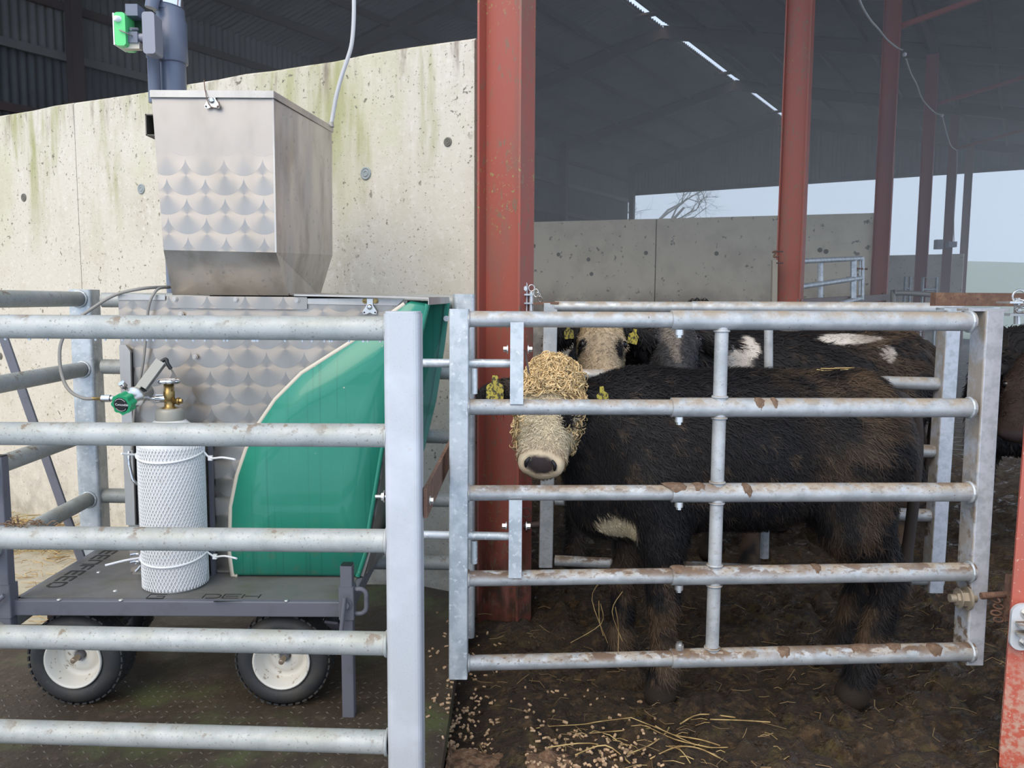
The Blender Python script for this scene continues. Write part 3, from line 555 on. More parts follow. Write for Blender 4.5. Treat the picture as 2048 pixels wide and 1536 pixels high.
obj('lug', MB().b2(P(2020, 632, 2.76), P(2080, 627, 2.84)), GMUD, hpn); obj('lug', MB().b2(P(2020, 607, 2.76), P(2080, 603, 2.84)), ZINC, hpn)
obj('pull_ring', MB().ring(P(2038, 593, 2.79), 0.022, 0.0035, Y_, 20, 6), ZINC, hpn)
for c, ax in ((P(2040, 606, 2.77), V((1, 0.8, 0))), (P(2042, 620, 2.78), V((0.2, 1, 0.6)))): obj('chain_link', MB().ring(c, 0.017, 0.0035, ax, 16, 6, 0.62), ZINC, hpn)
lc = thing('hinge_chain', 'muddy brown chain and bolt between gate foot and the red post', 'chain', P(1990, 1200, 2.54))
obj('hinge_bolt', MB().tube([P(1962, 1192, 2.54), P(2026, 1188, 2.54)], 0.011, 10), RUST, lc)
for k in range(4): obj('chain_link', MB().ring(P(1992 + 5 * (k % 2), 1200 + k * 13, 2.54), 0.014, 0.0035, V((1, 0.4 + k, 0.2)), 12, 5, 0.6), RUST, lc)
obj('mount_plate', MB().bar(P(2024, 1150, 2.54), P(2016, 1240, 2.54), 0.03, 0.02, up=Y_), RUST, lc)

# ------------------------------------------------------------------ gates and rails deep in the shed
ig = thing('interior_gate', 'silver pipe gate standing open before the inner concrete wall, right of the second column', 'gate', P(1660, 600, 8.9))
def ip(px, py): return P(px, py, lerp(8.8, 10.4, (px - 1600) / 125.0))
for ya, yb in ((523, 517), (575, 556), (628, 597)): obj('rail', MB().tube([ip(1590, ya), ip(1722, yb)], 0.03, 10), GALV, ig)
obj('upright', MB().tube([ip(1641, 523), ip(1641, 610)], 0.03, 10), GALV, ig)
obj('stile', MB().bar(ip(1707, 516), ip(1706, 600), 0.06, 0.05, up=Y_), GALV, ig); obj('stile', MB().bar(ip(1726, 514), ip(1725, 600), 0.03, 0.03, up=Y_), GALV, ig)
obj('latch_rod', MB().tube([ip(1712, 537), ip(1734, 538)], 0.012, 8), RUST, ig); obj('slide_rod', MB().tube([ip(1720, 516), ip(1719, 590)], 0.012, 8), GALV, ig)
wp = thing('gate_stile', 'rust stained pale gate stile with a wired latch left of the second column', 'gate', P(1548, 620, 8.2))
obj('stile', MB().bar(P(1549, 520, 8.2), P(1545, 780, 8.2), 0.05, 0.05, up=Y_), M('rust_stained_zinc', (0.36, 0.32, 0.26), 0.6, 0.2), wp)
obj('latch', MB().tube(smooth_path([P(1545, 505, 8.15), P(1552, 503, 8.15), P(1548, 514, 8.15), P(1558, 512, 8.15)]), 0.01, 6), RUST, wp)
for y in (503, 526): obj('bolt', MB().tube([P(1553, y, 8.1), P(1566, y, 8.1)], 0.008, 6), FRAME, wp)
rl = thing('barrier_rail', 'dull brown box rail running back from the second column to the third', 'rail', P(1690, 600, 10))
obj('rail', MB().bar(P(1600, 607, 8.2), P(1776, 594, 13.0), 0.06, 0.09), M('dull_mauve_steel', (0.20, 0.15, 0.14), 0.6), rl); obj('end_bracket', MB().bar(P(1768, 585, 13), P(1768, 604, 13), 0.05, 0.05, up=Y_), RUST, rl)
pf = thing('pipe_barrier', 'dull grey pipe frame standing right of the third column', 'barrier', P(1790, 600, 12.5))
obj('frame', MB().tube(smooth_path([P(1785, 810, 12.5), P(1786, 600, 12.5), P(1790, 587, 12.5), P(1830, 587, 12.5), P(1880, 591, 12.5), P(1960, 596, 12.5)], 4), 0.04, 10), M('dull_pipe', (0.3, 0.28, 0.25), 0.5, 0.3), pf)
for px, yt, lab_, Yd in ((1860, 555, 'small pale gate far back between the fourth and fifth columns', 17.0), (1816, 553, 'narrow pale gate end beside the fourth column, partly dark', 16.5)):
    o = thing('far_gate', lab_, 'gate', P(px, 640, Yd)); w_ = 14 if px > 1850 else 5
    l0, l1 = P(px - w_, yt, Yd), P(px + w_, yt, Yd); obj('frame', MB().tube([V((l0.x, l0.y, -0.08)), l0, l1, V((l1.x, l1.y, -0.08))], 0.03, 8), GALV, o)
    obj('rail', MB().tube([P(px - w_, yt + 24, Yd), P(px + w_, yt + 24, Yd)], 0.025, 8), GALV, o)
fit = thing('wall_fitting', 'small box fitting with wires on the fifth column', 'switch box', P(1902, 490, 23.5))
obj('box', MB().b2(P(1897, 494, 23.4), P(1907, 484, 23.6)), GBOX, fit); obj('stub', MB().b2(P(1874, 498, 23.4), P(1880, 480, 23.6)), GBOX, fit)
obj('wire', MB().tube(smooth_path([P(1908, 484, 23.5), P(1908, 420, 23.5), P(1913, 350, 23.5), P(1914, 300, 23.5)]), 0.012, 6), CABLE, fit)
wire = thing('slack_wire', 'pale electric wire sagging between the tops of the far columns', 'wire', P(1800, 95, 13))
for pts in (((1710, -30, 9.5), (1722, 8, 9.8), (1741, 40, 10.6), (1757, 58, 11.4), (1775, 80, 12.4), (1797, 97, 13.3), (1806, 100, 13.4)), ((1812, 118, 13.6), (1821, 145, 14.4), (1833, 168, 15.3), (1842, 193, 16.3), (1853, 209, 17.2), (1871, 226, 18.3), (1882, 229, 18.5)), ((1885, 234, 18.7), (1892, 262, 20.4), (1899, 284, 22), (1904, 294, 23), (1914, 301, 23.6))):
    obj('strand', MB().tube(smooth_path([P(*p) for p in pts], 4), 0.014, 6), CABLE, wire)
for p in ((1809, 109, 13.5), (1884, 231, 18.6)): obj('insulator', MB().ball(P(*p), 0.035, 6), WHITE, wire)

# ------------------------------------------------------------------ trolley
DZ = 0.455; DY = 2.66
tl, tr = P(40, 1214, DY), P(690, 1210, DY)
tro = thing('trolley', 'slate grey flat trolley on four cream rimmed pneumatic wheels carrying the feeder', 'trolley', ((tl.x + tr.x) / 2, 2.95, ZB))
x0, x1 = tl.x, tr.x; yb = 3.30
deck = obj('deck', MB().b2((x0, DY + 0.004, DZ - 0.006), (x1, yb, DZ)), DECK, tro)
for a, b in (((x0 - 0.01, DY, DZ - 0.028), (x1 + 0.01, DY, DZ - 0.028)), ((x0 - 0.01, yb, DZ - 0.028), (x1 + 0.01, yb, DZ - 0.028)), ((x0, DY, DZ - 0.028), (x0, yb, DZ - 0.028)), ((x1, DY, DZ - 0.028), (x1, yb, DZ - 0.028))):
    obj('frame_bar', MB().bar(a, b, 0.04, 0.052, r=0.004), GREY, tro)
def stake(px, ytop, zb, nm):
    c = P(px, ytop, DY - 0.01); zt = c.z; c = V((P(px, 1200, DY).x, DY - 0.015, 0))
    s = obj('stake', MB().bar(V((c.x, c.y, zb)), V((c.x, c.y, zt)), 0.040, 0.040, up=Y_, r=0.004), GREY, tro)
    obj('cap', MB().bar(V((c.x, c.y, zt)), V((c.x, c.y, zt + 0.003)), 0.036, 0.036, up=Y_, r=0.004), BLACK, s)
    obj('sleeve', MB().bar(V((c.x, c.y, DZ - 0.055)), V((c.x, c.y, DZ + 0.055)), 0.050, 0.050, up=Y_, r=0.004), GREY, s)
    return s, c
s, c = stake(697, 1128, ZB, 'r')
obj('clamp_handle', MB().tube([V((c.x, c.y - 0.045, DZ + 0.03)), V((c.x - 0.012, c.y - 0.05, DZ - 0.08))], 0.0075, 10), GREY, s)
obj('clamp_nut', MB().bolt(V((c.x + 0.002, c.y - 0.024, DZ)), -Y_, 0.012, 0.02), GREY, s)
lp = V((c.x + 0.02, c.y, DZ + 0.0)); pts = [lp + V((0, 0, 0.042)), lp + V((0.02, 0, 0.042))] + arc(lp + V((0.02, 0, 0.02)), X_, Z_, 0.022, PI / 2, 0, 5) + arc(lp + V((0.02, 0, -0.02)), X_, Z_, 0.022, 0, -PI / 2, 5) + [lp + V((0, 0, -0.042))]
obj('loop_plate', MB().tube(pts, 0.0085, 8), GREY, s)
s, c = stake(20, 912, 0.36, 'l')
obj('clamp_handle', MB().tube([V((c.x - 0.04, c.y - 0.05, DZ - 0.02)), V((c.x + 0.02, c.y - 0.045, DZ + 0.03))], 0.0075, 10), GREY, s)
a, b = P(2, 660, 3.12), P(163, 1118, 3.16); obj('tow_handle', MB().bar(a, b, 0.034, 0.012, up=Y_, r=0.003), GREY, tro)
# fixings on the deck
for px, py in ((108, 1206), (233, 1207), (568, 1208), (189, 1150), (222, 1188)):
    p = G(px, py, DZ) + Y_ * 0.03; obj('rivet', MB().lathe([(0.008, 0), (0.006, 0.003)], p, Z_, 10), ZINC, tro)
def wheel(px, py, Yf):
    c = P(px, py, Yf); c.z = ZB + 0.163; w = 0.135
    prof = [(0.093, 0.012), (0.108, -0.002), (0.128, -0.006), (0.146, 0.004), (0.157, 0.020), (0.161, 0.045), (0.161, w - 0.045), (0.157, w - 0.02), (0.14, w), (0.095, w - 0.01)]
    wl = obj('wheel', MB().lathe(prof, c, Y_, 48, caps=False), TYRE, tro)
    mb = MB()
    for k in range(40):
        for r_ in range(3):
            a = 2 * PI * (k + 0.5 * (r_ % 2)) / 40; rd = V((math.cos(a), 0, math.sin(a))); tn = V((-math.sin(a), 0, math.cos(a)))
            y = 0.028 + 0.04 * r_; cc = c + rd * 0.1592 + Y_ * y; mb.box(cc, (0.016, 0.030, 0.006), Matrix((tn, Y_, rd)).transposed())
    obj('tread_blocks', mb, TYRE, wl, 'stuff')
    rim = obj('rim', MB().lathe([(0.097, 0.006), (0.097, -0.004), (0.092, -0.005), (0.089, 0.002), (0.084, 0.012), (0.080, 0.050), (0.074, 0.060), (0.058, 0.060), (0.052, 0.050), (0.026, 0.048), (0.020, 0.052), (0.019, 0.10), (0.004, 0.10)], c, Y_, 40, caps=False), RIM, wl)
    obj('axle', MB().lathe([(0.0115, 0.06), (0.0115, -0.012), (0.008, -0.016)], c, Y_, 16), M('rusty_axle', (0.2, 0.13, 0.08), 0.5, 0.5), wl) if False else obj('axle', MB().lathe([(0.0095, 0.08), (0.0095, 0.0), (0.007, -0.003), (0.004, -0.003)], c, Y_, 16), M('worn_axle', (0.34, 0.27, 0.2), 0.4, 0.6), wl)
    return wl
wheel(147, 1352, 2.685); wheel(563, 1353, 2.685); wheel(147 + 62, 1310, 3.12); wheel(563 + 38, 1310, 3.12)
for px in (190, 600):
    a = P(px, 1300, 2.9); obj('axle_block', MB().b2((a.x - 0.11, 2.80, DZ - 0.13), (a.x + 0.08, 2.98, DZ - 0.052)), FRAME, tro); obj('axle_bar', MB().tube([V((P(147 if px == 190 else 563, 1352, 2.685).x, 2.72, ZB + 0.163)), V((P(147 if px == 190 else 563, 1352, 2.685).x, 3.2, ZB + 0.163))], 0.014, 10), GREY, tro)
a = P(662, 1245, 2.72); obj('corner_gusset', MB().bar(a, a + V((0.03, 0.1, -0.09)), 0.05, 0.008), GREY, tro)
# lettering cut in the deck
def text(name, body, o, rd, up, h, mat, parent, ext=0.0008, sx=1.0, bold=0.0):
    cu = bpy.data.curves.new('t', 'FONT'); cu.body = body; cu.size = h / 0.7; cu.extrude = ext; cu.offset = bold; cu.resolution_u = 3
    to = bpy.data.objects.new('t', cu); COL.objects.link(to); dg = bpy.context.evaluated_depsgraph_get(); me = bpy.data.meshes.new_from_object(to.evaluated_get(dg)); bpy.data.objects.remove(to)
    rd = V(rd).normalized(); up = V(up).normalized(); n = rd.cross(up); o = V(o) - ORG.get(parent, V((0, 0, 0)))
    mt = Matrix((rd * sx, up, n)).transposed().to_4x4(); mt.translation = o; me.transform(mt); me.materials.clear(); me.materials.append(mat); me.name = name
    return link(name, me, parent)
def strokes(name, segs, o, rd, up, w, mat, parent):
    mb = MB(); rd = V(rd).normalized(); up = V(up).normalized(); n = rd.cross(up)
    for a, b in segs: mb.bar(V(o) + rd * a[0] + up * a[1], V(o) + rd * b[0] + up * b[1], w, 0.0016, up=n)
    return obj(name, mb, mat, parent)
LET = {'D': [((0, 0), (0, 1)), ((0, 1), (.75, 1)), ((.75, 1), (1, .75)), ((1, .75), (1, .25)), ((1, .25), (.75, 0)), ((.75, 0), (0.2, 0))], 'E': [((0, 0), (0, 1)), ((0, 1), (1, 1)), ((0.12, .5), (.9, .5)), ((0, 0), (1, 0))], 'F': [((0, 0), (0, 1)), ((0, 1), (1, 1)), ((.12, .55), (.9, .55))],
       'N': [((0, 0), (0, .9)), ((0, 1), (1, 1)), ((1, 1), (1, 0))], 'R': [((0, 0), (0, 1)), ((0, 1), (1, 1)), ((1, 1), (1, .5)), ((1, .5), (0.15, .5)), ((.5, .5), (1, 0))], 'G': [((1, 1), (0, 1)), ((0, 1), (0, 0)), ((0, 0), (1, 0)), ((1, 0), (1, .5)), ((1, .5), (.5, .5))], 'H': [((0, 0), (0, 1)), ((1, 0), (1, 1)), ((0.1, .5), (.9, .5))]}
lx = G(110, 1165, DZ)
for i, ch in enumerate('GREENFEED'):
    y = lx.y - 0.0 + 0.0615 * (8 - i); hh = 0.050
    strokes('letter', [((a[0] * 0.045, a[1] * hh), (b[0] * 0.045, b[1] * hh)) for a, b in LET[ch]], (x0 + 0.028, y, DZ + 0.0003), (0, -1, 0), (1, 0, 0), 0.0085, BLACK, deck)
for ch, px in (('D', 396), ('E', 436), ('H', 476), ('G', 283)):
    o = G(px, 1204, DZ) + Y_ * 0.035; strokes('letter', [((a[0] * 0.055, a[1] * 0.035), (b[0] * 0.055, b[1] * 0.035)) for a, b in LET[ch]], (o.x, o.y, DZ + 0.0003), (1, 0, 0), (0, 1, 0), 0.003, BLACK, deck)
o = G(420, 1211, DZ) + Y_ * 0.032; mb = MB(); mb.loft([[V((o.x, o.y - 0.002, DZ + 0.001)), V((o.x + 0.095, o.y + 0.004, DZ + 0.001)), V((o.x, o.y + 0.008, DZ + 0.001))], [V((o.x, o.y - 0.002, DZ + 0.0004)), V((o.x + 0.095, o.y + 0.004, DZ + 0.0004)), V((o.x, o.y + 0.008, DZ + 0.0004))]]); obj('swoosh', mb, BLACK, deck)

# ------------------------------------------------------------------ feeder
CY = 2.92
fd = thing('cattle_feeder', 'stainless steel feed machine with green hood and hopper standing on the grey trolley', 'feeder', (-0.9, 3.1, DZ))
q = [P(262, 1163, CY), P(236, 591, CY), P(815, 601, CY), P(735, 1172, CY)]; q[0].z = q[3].z = DZ + 0.002
obj('cabinet', MB().prism(q, Y_ * 0.43), SWIRL, fd)
HN = [(822, 602), (810, 608), (705, 683), (605, 746), (552, 799), (520, 846), (494, 898), (476, 950), (463, 1014), (461, 1105), (467, 1168), (477, 1179)]
HR = [(716, 1180), (731, 1105), (737, 1058), (763, 900), (800, 770), (838, 680), (855, 608)]
hy = lambda px, py: 2.885 + 0.0
near = [P(x, y, 2.885) for x, y in HN]; edge = [P(x, y, 2.885) for x, y in HR]
for p in (near[-1], near[-2], edge[0]): p.z = max(p.z, DZ + 0.004)
far_r = [P(x, y, 3.36) for x, y in ((776, 1095), (800, 1040), (822, 960), (845, 895), (868, 800), (885, 690), (895, 606))]
mb = MB()
n0 = len(near); cen = V((sum(p.x for p in near) / n0 + 0.12, 2.875, sum(p.z for p in near) / n0))
poly = near + edge
def inset(pts, k, dy): return [cen + (p - cen) * k + Y_ * dy for p in pts]
r0 = poly; r1 = inset(poly, 0.975, -0.016); r2 = inset(poly, 0.5, -0.02)
for r in (r1, r2):
    for p in r: p.y = 2.872 if r is r1 else 2.868
mb.loft([r0, r1, r2], caps=False, smooth=True); mb.add(r2, [tuple(range(len(r2)))], False)
# inside skin of the near panel
r0b = [p + Y_ * 0.006 for p in poly]; mb.loft([r0, r0b], caps=False); mb.add(r0b, [tuple(range(len(poly) - 1, -1, -1))])
hood = obj('hood', mb, GREEN, fd)
mb = MB(); back = [V((p.x, 3.36, p.z)) for p in near]
mb.loft([near, back], closed=False, caps=False, smooth=True)
fl = [near[-1], V((near[-1].x, 3.36, near[-1].z)), far_r[0], edge[0]]; mb.add(fl, [(0, 1, 2, 3)])
farp = back[::-1] + [back[-1]] ; fp = [back[0]] + back[1:] + far_r
mb.add(fp, [tuple(range(len(fp)))]); mb.add([p + Y_ * 0.008 for p in fp], [tuple(range(len(fp) - 1, -1, -1))])
for i in range(len(far_r) - 1): mb.bar(far_r[i], far_r[i + 1], 0.02, 0.02)
obj('hood_lining', mb, GREEN, fd)
obj('edge_seal', MB().tube([p + Y_ * -0.004 for p in near[1:]], 0.0095, 6), SEAL, fd)
rim = [p + V((0, -0.004, 0)) for p in edge]
obj('hood_rim', MB().tube(rim, 0.010, 8), GREEN, fd)
obj('feed_lip', MB().loft([[edge[0] + V((0.0, 0, 0.0)), edge[1], far_r[1], far_r[0]], [edge[0] + V((0.02, 0, -0.003)), edge[1] + V((0.018, 0, 0)), far_r[1] + V((0.012, 0, 0)), far_r[0] + V((0.012, 0, -0.002))]]), STEELD, fd)
a = P(893, 637, 3.34); lab(obj('rivet', MB().lathe([(0.012, 0), (0.012, -0.006)], a - Y_ * 0.005, Y_, 10), WHITE, fd), 'white round rivet')
# lid and flashings
lidp = [P(588, 592, 2.90), P(800, 596, 2.875), P(857, 611, 2.862), P(898, 597, 3.40), P(560, 586, 3.40)]
for p in lidp: p.z = max(p.z, 1.452)
obj('lid', MB().prism(lidp, Z_ * 0.006), STEEL, fd)
obj('lid_lip', MB().bar(lidp[2] - Z_ * 0.008, lidp[3] - Z_ * 0.008, 0.003, 0.024), STEEL, fd)
def pl4(pxs, Yd, th=0.004): return MB().prism([P(x, y, Yd) for x, y in pxs], Y_ * th)
obj('flashing', pl4([(335, 592), (614, 594), (614, 618), (606, 619), (335, 616)], 2.910), SWIRL, fd)
obj('flashing', pl4([(614, 597), (809, 597), (795, 611), (614, 608)], 2.913), STEEL, fd)
obj('top_flange', pl4([(236, 589), (330, 590), (330, 600), (236, 600)], 2.913), STEEL, fd)
for px, py in ((472, 599), (594, 601), (350, 598), (390, 714), (362, 629), (730, 602), (751, 602), (250, 706)):
    obj('screw', MB().bolt(P(px, py, 2.909), -Y_, 0.0065, 0.006), STEEL if py != 602 else BRASS, fd)
def latch(px, py, Yd, k=1.0):
    c = P(px, py, Yd); mb = MB(); mb.bar(c + Z_ * 0.03 * k, c - Z_ * 0.004 * k, 0.022 * k, 0.004, up=Y_)
    ft = [c + V((dx * k, -0.003, dz * k)) for dx, dz in ((-0.011, 0.008), (0.011, 0.008), (0.026, -0.016), (0.024, -0.026), (0.012, -0.026), (0, -0.02), (-0.012, -0.026), (-0.024, -0.026), (-0.026, -0.016))]
    mb.prism(ft, Y_ * -0.004); o = obj('latch', mb, ZINC, fd)
    obj('wing_screw', MB().lathe([(0.011 * k, -0.003), (0.009 * k, -0.013), (0.004 * k, -0.015)], c, Y_, 12), CHROME, o)
    for dx in (-0.02, 0.02): obj('rivet', MB().lathe([(0.003, -0.006), (0.003, -0.009)], c + V((dx * k, 0, -0.02 * k)), Y_, 8), BLACK, o)
latch(740, 614, 2.906, 0.95)
obj('side_flange', pl4([(238, 690), (251, 690), (260, 703), (270, 1050), (252, 1050)], 2.898, 0.012), STEEL, fd)
obj('door_gap', pl4([(262, 705), (265, 705), (276, 1050), (272, 1050)], 2.917, 0.004), BLACK, fd)
obj('side_flange', pl4([(266, 1140), (291, 1140), (291, 1163), (262, 1163)], 2.90, 0.012), STEEL, fd)
hb = [P(258, 903, 2.88), P(258, 925, 2.87), P(262, 945, 2.87), P(268, 963, 2.87), P(280, 968, 2.88), P(284, 955, 2.89)]
obj('hasp', MB().tube(smooth_path(hb, 4), 0.006, 8), CHROME, fd)
for y in (1110, 1125): obj('hasp', MB().tube(smooth_path([P(262, y, 2.89), P(275, y - 2, 2.88), P(284, y + 3, 2.89), P(272, y + 18, 2.89)], 4), 0.005, 7), CHROME, fd)
obj('support_bar', MB().bar(P(421, 890, 2.90), P(428, 1163, 2.90), 0.012, 0.02, up=Y_), GREY, fd)
obj('base_angle', MB().bar(P(425, 1167, 2.905), P(470, 1168, 2.905), 0.008, 0.006), BLACK, fd)
# hopper
HF = [P(303, 190, 2.93), P(546, 195, 2.93), P(552, 505, 2.93), P(327, 500, 2.93)]; HB_ = [P(404, 262, 3.5), P(664, 264, 3.5), P(665, 510, 3.5), P(420, 508, 3.5)]
LF = [P(345, 590, 3.05), P(578, 590, 3.05)]; LB = [P(640, 588, 3.46), P(440, 588, 3.46)]
for p in LF + LB: p.z = 1.462
mb = MB(); mb.prism([HF[3], HF[0], HF[1], HF[2]], Y_ * 0.004)
hop = obj('hopper', mb, SWIRL, fd)
mb = MB(); mb.add([HF[1], HB_[1], HB_[2], HF[2]], [(0, 1, 2, 3)]); mb.add([HF[2], HB_[2], LB[0], LF[1]], [(0, 1, 2, 3)]); mb.add([HB_[1], HB_[0], HB_[3], HB_[2]], [(0, 1, 2, 3)]); mb.add([HB_[0], HF[0], HF[3], HB_[3]], [(0, 1, 2, 3)]); mb.add([HB_[3], HF[3], LF[0], LB[1]], [(0, 1, 2, 3)]); mb.add([HB_[2], HB_[3], LB[1], LB[0]], [(0, 1, 2, 3)])
obj('side_sheet', mb, STEELD, hop)
obj('taper_sheet', MB().prism([HF[3], HF[2], LF[1], LF[0]], Y_ * 0.004), STEELD, hop)
obj('corner_fold', MB().bar(HF[1] + V((0, -0.001, 0)), HF[2] + V((0, -0.001, 0)), 0.006, 0.004, up=Y_), STEEL, hop)
ht = [P(300, 181, 2.92), P(547, 185, 2.92), P(666, 252, 3.51), P(404, 250, 3.51)]
zt = (ht[0].z + ht[1].z) / 2
for p in ht: p.z = zt
mb = MB(); mb.prism(ht, Z_ * 0.004)
for a, b in ((0, 1), (1, 2), (2, 3), (3, 0)): mb.bar(ht[a] - Z_ * 0.009, ht[b] - Z_ * 0.009, 0.003, 0.022)
hl = obj('hopper_lid', mb, STEEL, hop)
latch(425, 202, 2.922, 1.0)
obj('lid_wire', MB().tube(smooth_path([P(410, 182, 2.92), P(408, 160, 2.93), P(412, 190, 2.91), P(420, 212, 2.91), P(436, 215, 2.91), P(438, 204, 2.91)], 4), 0.0015, 5), RUST, hop)
mb = MB(); a, b = P(290, 228, 2.985), P(303, 271, 2.985); t_ = 0.004
mb.b2((a.x, 2.985, b.z), (a.x + t_, 3.06, a.z)); mb.b2((a.x, 2.985, b.z), (b.x + 0.04, 3.06, b.z + t_)); mb.b2((a.x, 2.985, a.z - t_), (b.x + 0.04, 3.06, a.z)); mb.b2((a.x + t_, 3.05, b.z), (b.x + 0.04, 3.06, a.z))
obj('box_bracket', mb, M('dark_tube', (0.12, 0.11, 0.09), 0.6, 0.2), hop)
mb = MB()
for k in range(60):
    p = P(random.uniform(590, 800), random.uniform(586, 594), random.uniform(2.93, 3.3)); p.z = 1.4615; mb.box(p, (random.uniform(.004, .014), .004, .003), Matrix.Rotation(random.uniform(0, 3), 3, 'Z'))
obj('feed_crumbs', mb, RUST, fd, 'stuff')

# ------------------------------------------------------------------ grey pipe with sensor above the hopper
PYC = 3.62
pp = thing('sensor_pipe', 'upright grey plastic pipe behind the hopper carrying a bright green sensor box', 'pipe', V((P(346, 500, PYC).x, PYC, 1.43)))
def pz(y): return P(346, y, PYC).z
cx_ = P(347, 200, PYC).x; r_ = 27.0 / 1650 * PYC
main = obj('main_pipe', MB().tube([V((cx_, PYC, 1.2)), V((cx_, PYC, pz(125)))], r_ * 0.93, 28), PVC, pp)
obj('socket', MB().lathe([(r_ * 0.95, -0.004), (r_ * 1.06, -0.003), (r_ * 1.09, 0), (r_ * 1.09, pz(45) - pz(126)), (r_ * 0.98, pz(40) - pz(126)), (r_ * 0.97, pz(20) - pz(126))], V((cx_, PYC, pz(126))), Z_, 28), PVC, main)
obj('upper_pipe', MB().tube([V((cx_ - 0.01, PYC, pz(24))), V((cx_ - 0.01, PYC, pz(-90)))], r_ * 1.0, 28), PVC, main)
obj('clamp_band', MB().lathe([(r_ * 1.06, 0), (r_ * 1.06, 0.03)], V((cx_ - 0.01, PYC, pz(13))), Z_ + X_ * 0.12, 28), CHROME, main)
sx_ = P(312, 150, PYC - 0.06).x
obj('small_pipe', MB().lathe([(0.0245, 0), (0.0245, pz(128) - pz(215)), (0.0285, pz(127) - pz(215)), (0.0285, pz(110) - pz(215))], V((sx_, PYC - 0.08, pz(215))), Z_, 18), PVC, pp)
obj('small_pipe', MB().tube([V((sx_ + 0.0, PYC - 0.08, pz(30))), V((sx_ + 0.03, PYC - 0.08, pz(-40)))], 0.027, 16), PVC, pp)
jy = 3.40; ja, jb = P(283, 23, jy), P(311, 107, jy); zc = (ja.z + jb.z) / 2; xc = (ja.x + jb.x) / 2
jb_ = obj('junction_box', MB().bar(V((xc, jy, zc)), V((xc, jy + 0.075, zc)), jb.x - ja.x, ja.z - jb.z, r=0.012), GBOX, pp)
g = P(280, 69, jy); obj('cable_gland', MB().lathe([(0.017, -0.005), (0.016, 0.03)], V((ja.x, jy + 0.04, g.z)), -X_, 14), GBOX, jb_); obj('gland_nut', MB().lathe([(0.013, 0.03), (0.011, 0.045)], V((ja.x, jy + 0.04, g.z)), -X_, 8), FRAME, jb_)
obj('peg', MB().tube([P(261, 58, jy + 0.02), P(275, 59, jy + 0.05)], 0.007, 10), GBOX, jb_)
ga, gb_ = P(227, 24, jy), P(252, 91, jy)
sb = obj('sensor_box', MB().bar(V(((ga.x + gb_.x) / 2, jy, (ga.z + gb_.z) / 2)), V(((ga.x + gb_.x) / 2, jy + 0.10, (ga.z + gb_.z) / 2)), gb_.x - ga.x, ga.z - gb_.z, r=0.012), LIME, pp)
obj('rim_seal', MB().bar(V((ga.x - 0.002, jy + 0.0, (ga.z + gb_.z) / 2)), V((ga.x - 0.002, jy + 0.10, (ga.z + gb_.z) / 2)), 0.006, (ga.z - gb_.z) * 0.96, r=0.002), WHITE, sb)
c = P(236, 38, jy); obj('white_gland', MB().lathe([(0.013, 0.01), (0.012, -0.008), (0.009, -0.018), (0.005, -0.018)], c, V((0.5, 1, 0.1)), 16), WHITE, sb)
obj('bracket', MB().b2(P(251, 31, jy + 0.02), P(290, 20, jy + 0.09)), PVC, sb); obj('bracket', MB().b2(P(254, 85, jy + 0.02), P(290, 74, jy + 0.09)), PVC, sb)
obj('back_plate', MB().b2(P(251, 80, jy + 0.085), P(286, 25, jy + 0.095)), M('dark_green_film', (0.02, 0.06, 0.03), 0.3), sb)
obj('foam_strip', MB().b2(P(245, 97, jy + 0.03), P(285, 88, jy + 0.06)), SEAL, sb)
obj('thin_cable', MB().tube(smooth_path([P(239, 60, jy - 0.005), P(250, 65, jy - 0.01), P(264, 71, jy + 0.02)], 5), 0.003, 6), HOSE, sb)
cb = thing('white_cable', 'pale grey cable hanging from the roof down to the hopper corner', 'cable', P(664, 248, 3.49))
obj('cable', MB().tube(smooth_path([P(662, 250, 3.49), P(666, 228, 3.49), P(673, 190, 3.48), P(684, 150, 3.47), P(695, 118, 3.46), P(703, 90, 3.45), P(707, 50, 3.44), P(708, 0, 3.43), P(707, -90, 3.42)], 5), 0.0085, 10), CABLE, cb)
obj('gland', MB().lathe([(0.014, 0), (0.011, 0.02)], P(662, 254, 3.49), Z_, 12), COLLAR, cb)
sk = thing('prop_stick', 'short grey stick leaning on top of the concrete wall', 'stick', on_wall(690, 112))
obj('shaft', MB().tube([on_wall(684, 116) + V((0, 0.1, -0.02)), on_wall(693, 97) + V((0, 0.35, 0.02))], 0.011, 8), HOSE, sk)

# ------------------------------------------------------------------ gas cylinder, regulator, hose
cc = P(353, 1188, 2.80); cc = V((cc.x, 2.80, DZ)); R_ = 0.1075
cyl = thing('gas_cylinder', 'white gas cylinder in a mesh sleeve tied to the feeder, brass valve on top', 'gas cylinder', cc)
zs = P(348, 862, 2.8).z - DZ; zc0 = P(348, 842, 2.8).z - DZ; zc1 = P(348, 818, 2.8).z - DZ
body = obj('body', MB().lathe([(R_ * 0.9, 0.0), (R_ * 0.985, 0.012), (R_ * 0.985, zs - 0.04), (R_ * 0.93, zs - 0.015), (R_ * 0.75, zs + 0.012), (0.05, zc0 + 0.004)], cc, Z_, 40), CYLW, cyl)
mb = MB(); zz0, zz1 = 0.008, zs - 0.045
for dr in (-1, 1):
    for k in range(58):
        pts = []
        for i in range(25):
            h = lerp(zz0, zz1, i / 24); a = 2 * PI * k / 58 + dr * h * 4.6; pts.append(cc + V((math.cos(a) * R_, math.sin(a) * R_, h)))
        if sum(p.y for p in pts) / 25 > 2.87: continue
        mb.tube(pts, 0.0021, 4, caps=False)
obj('mesh_sleeve', mb, WHITE, cyl, 'stuff')
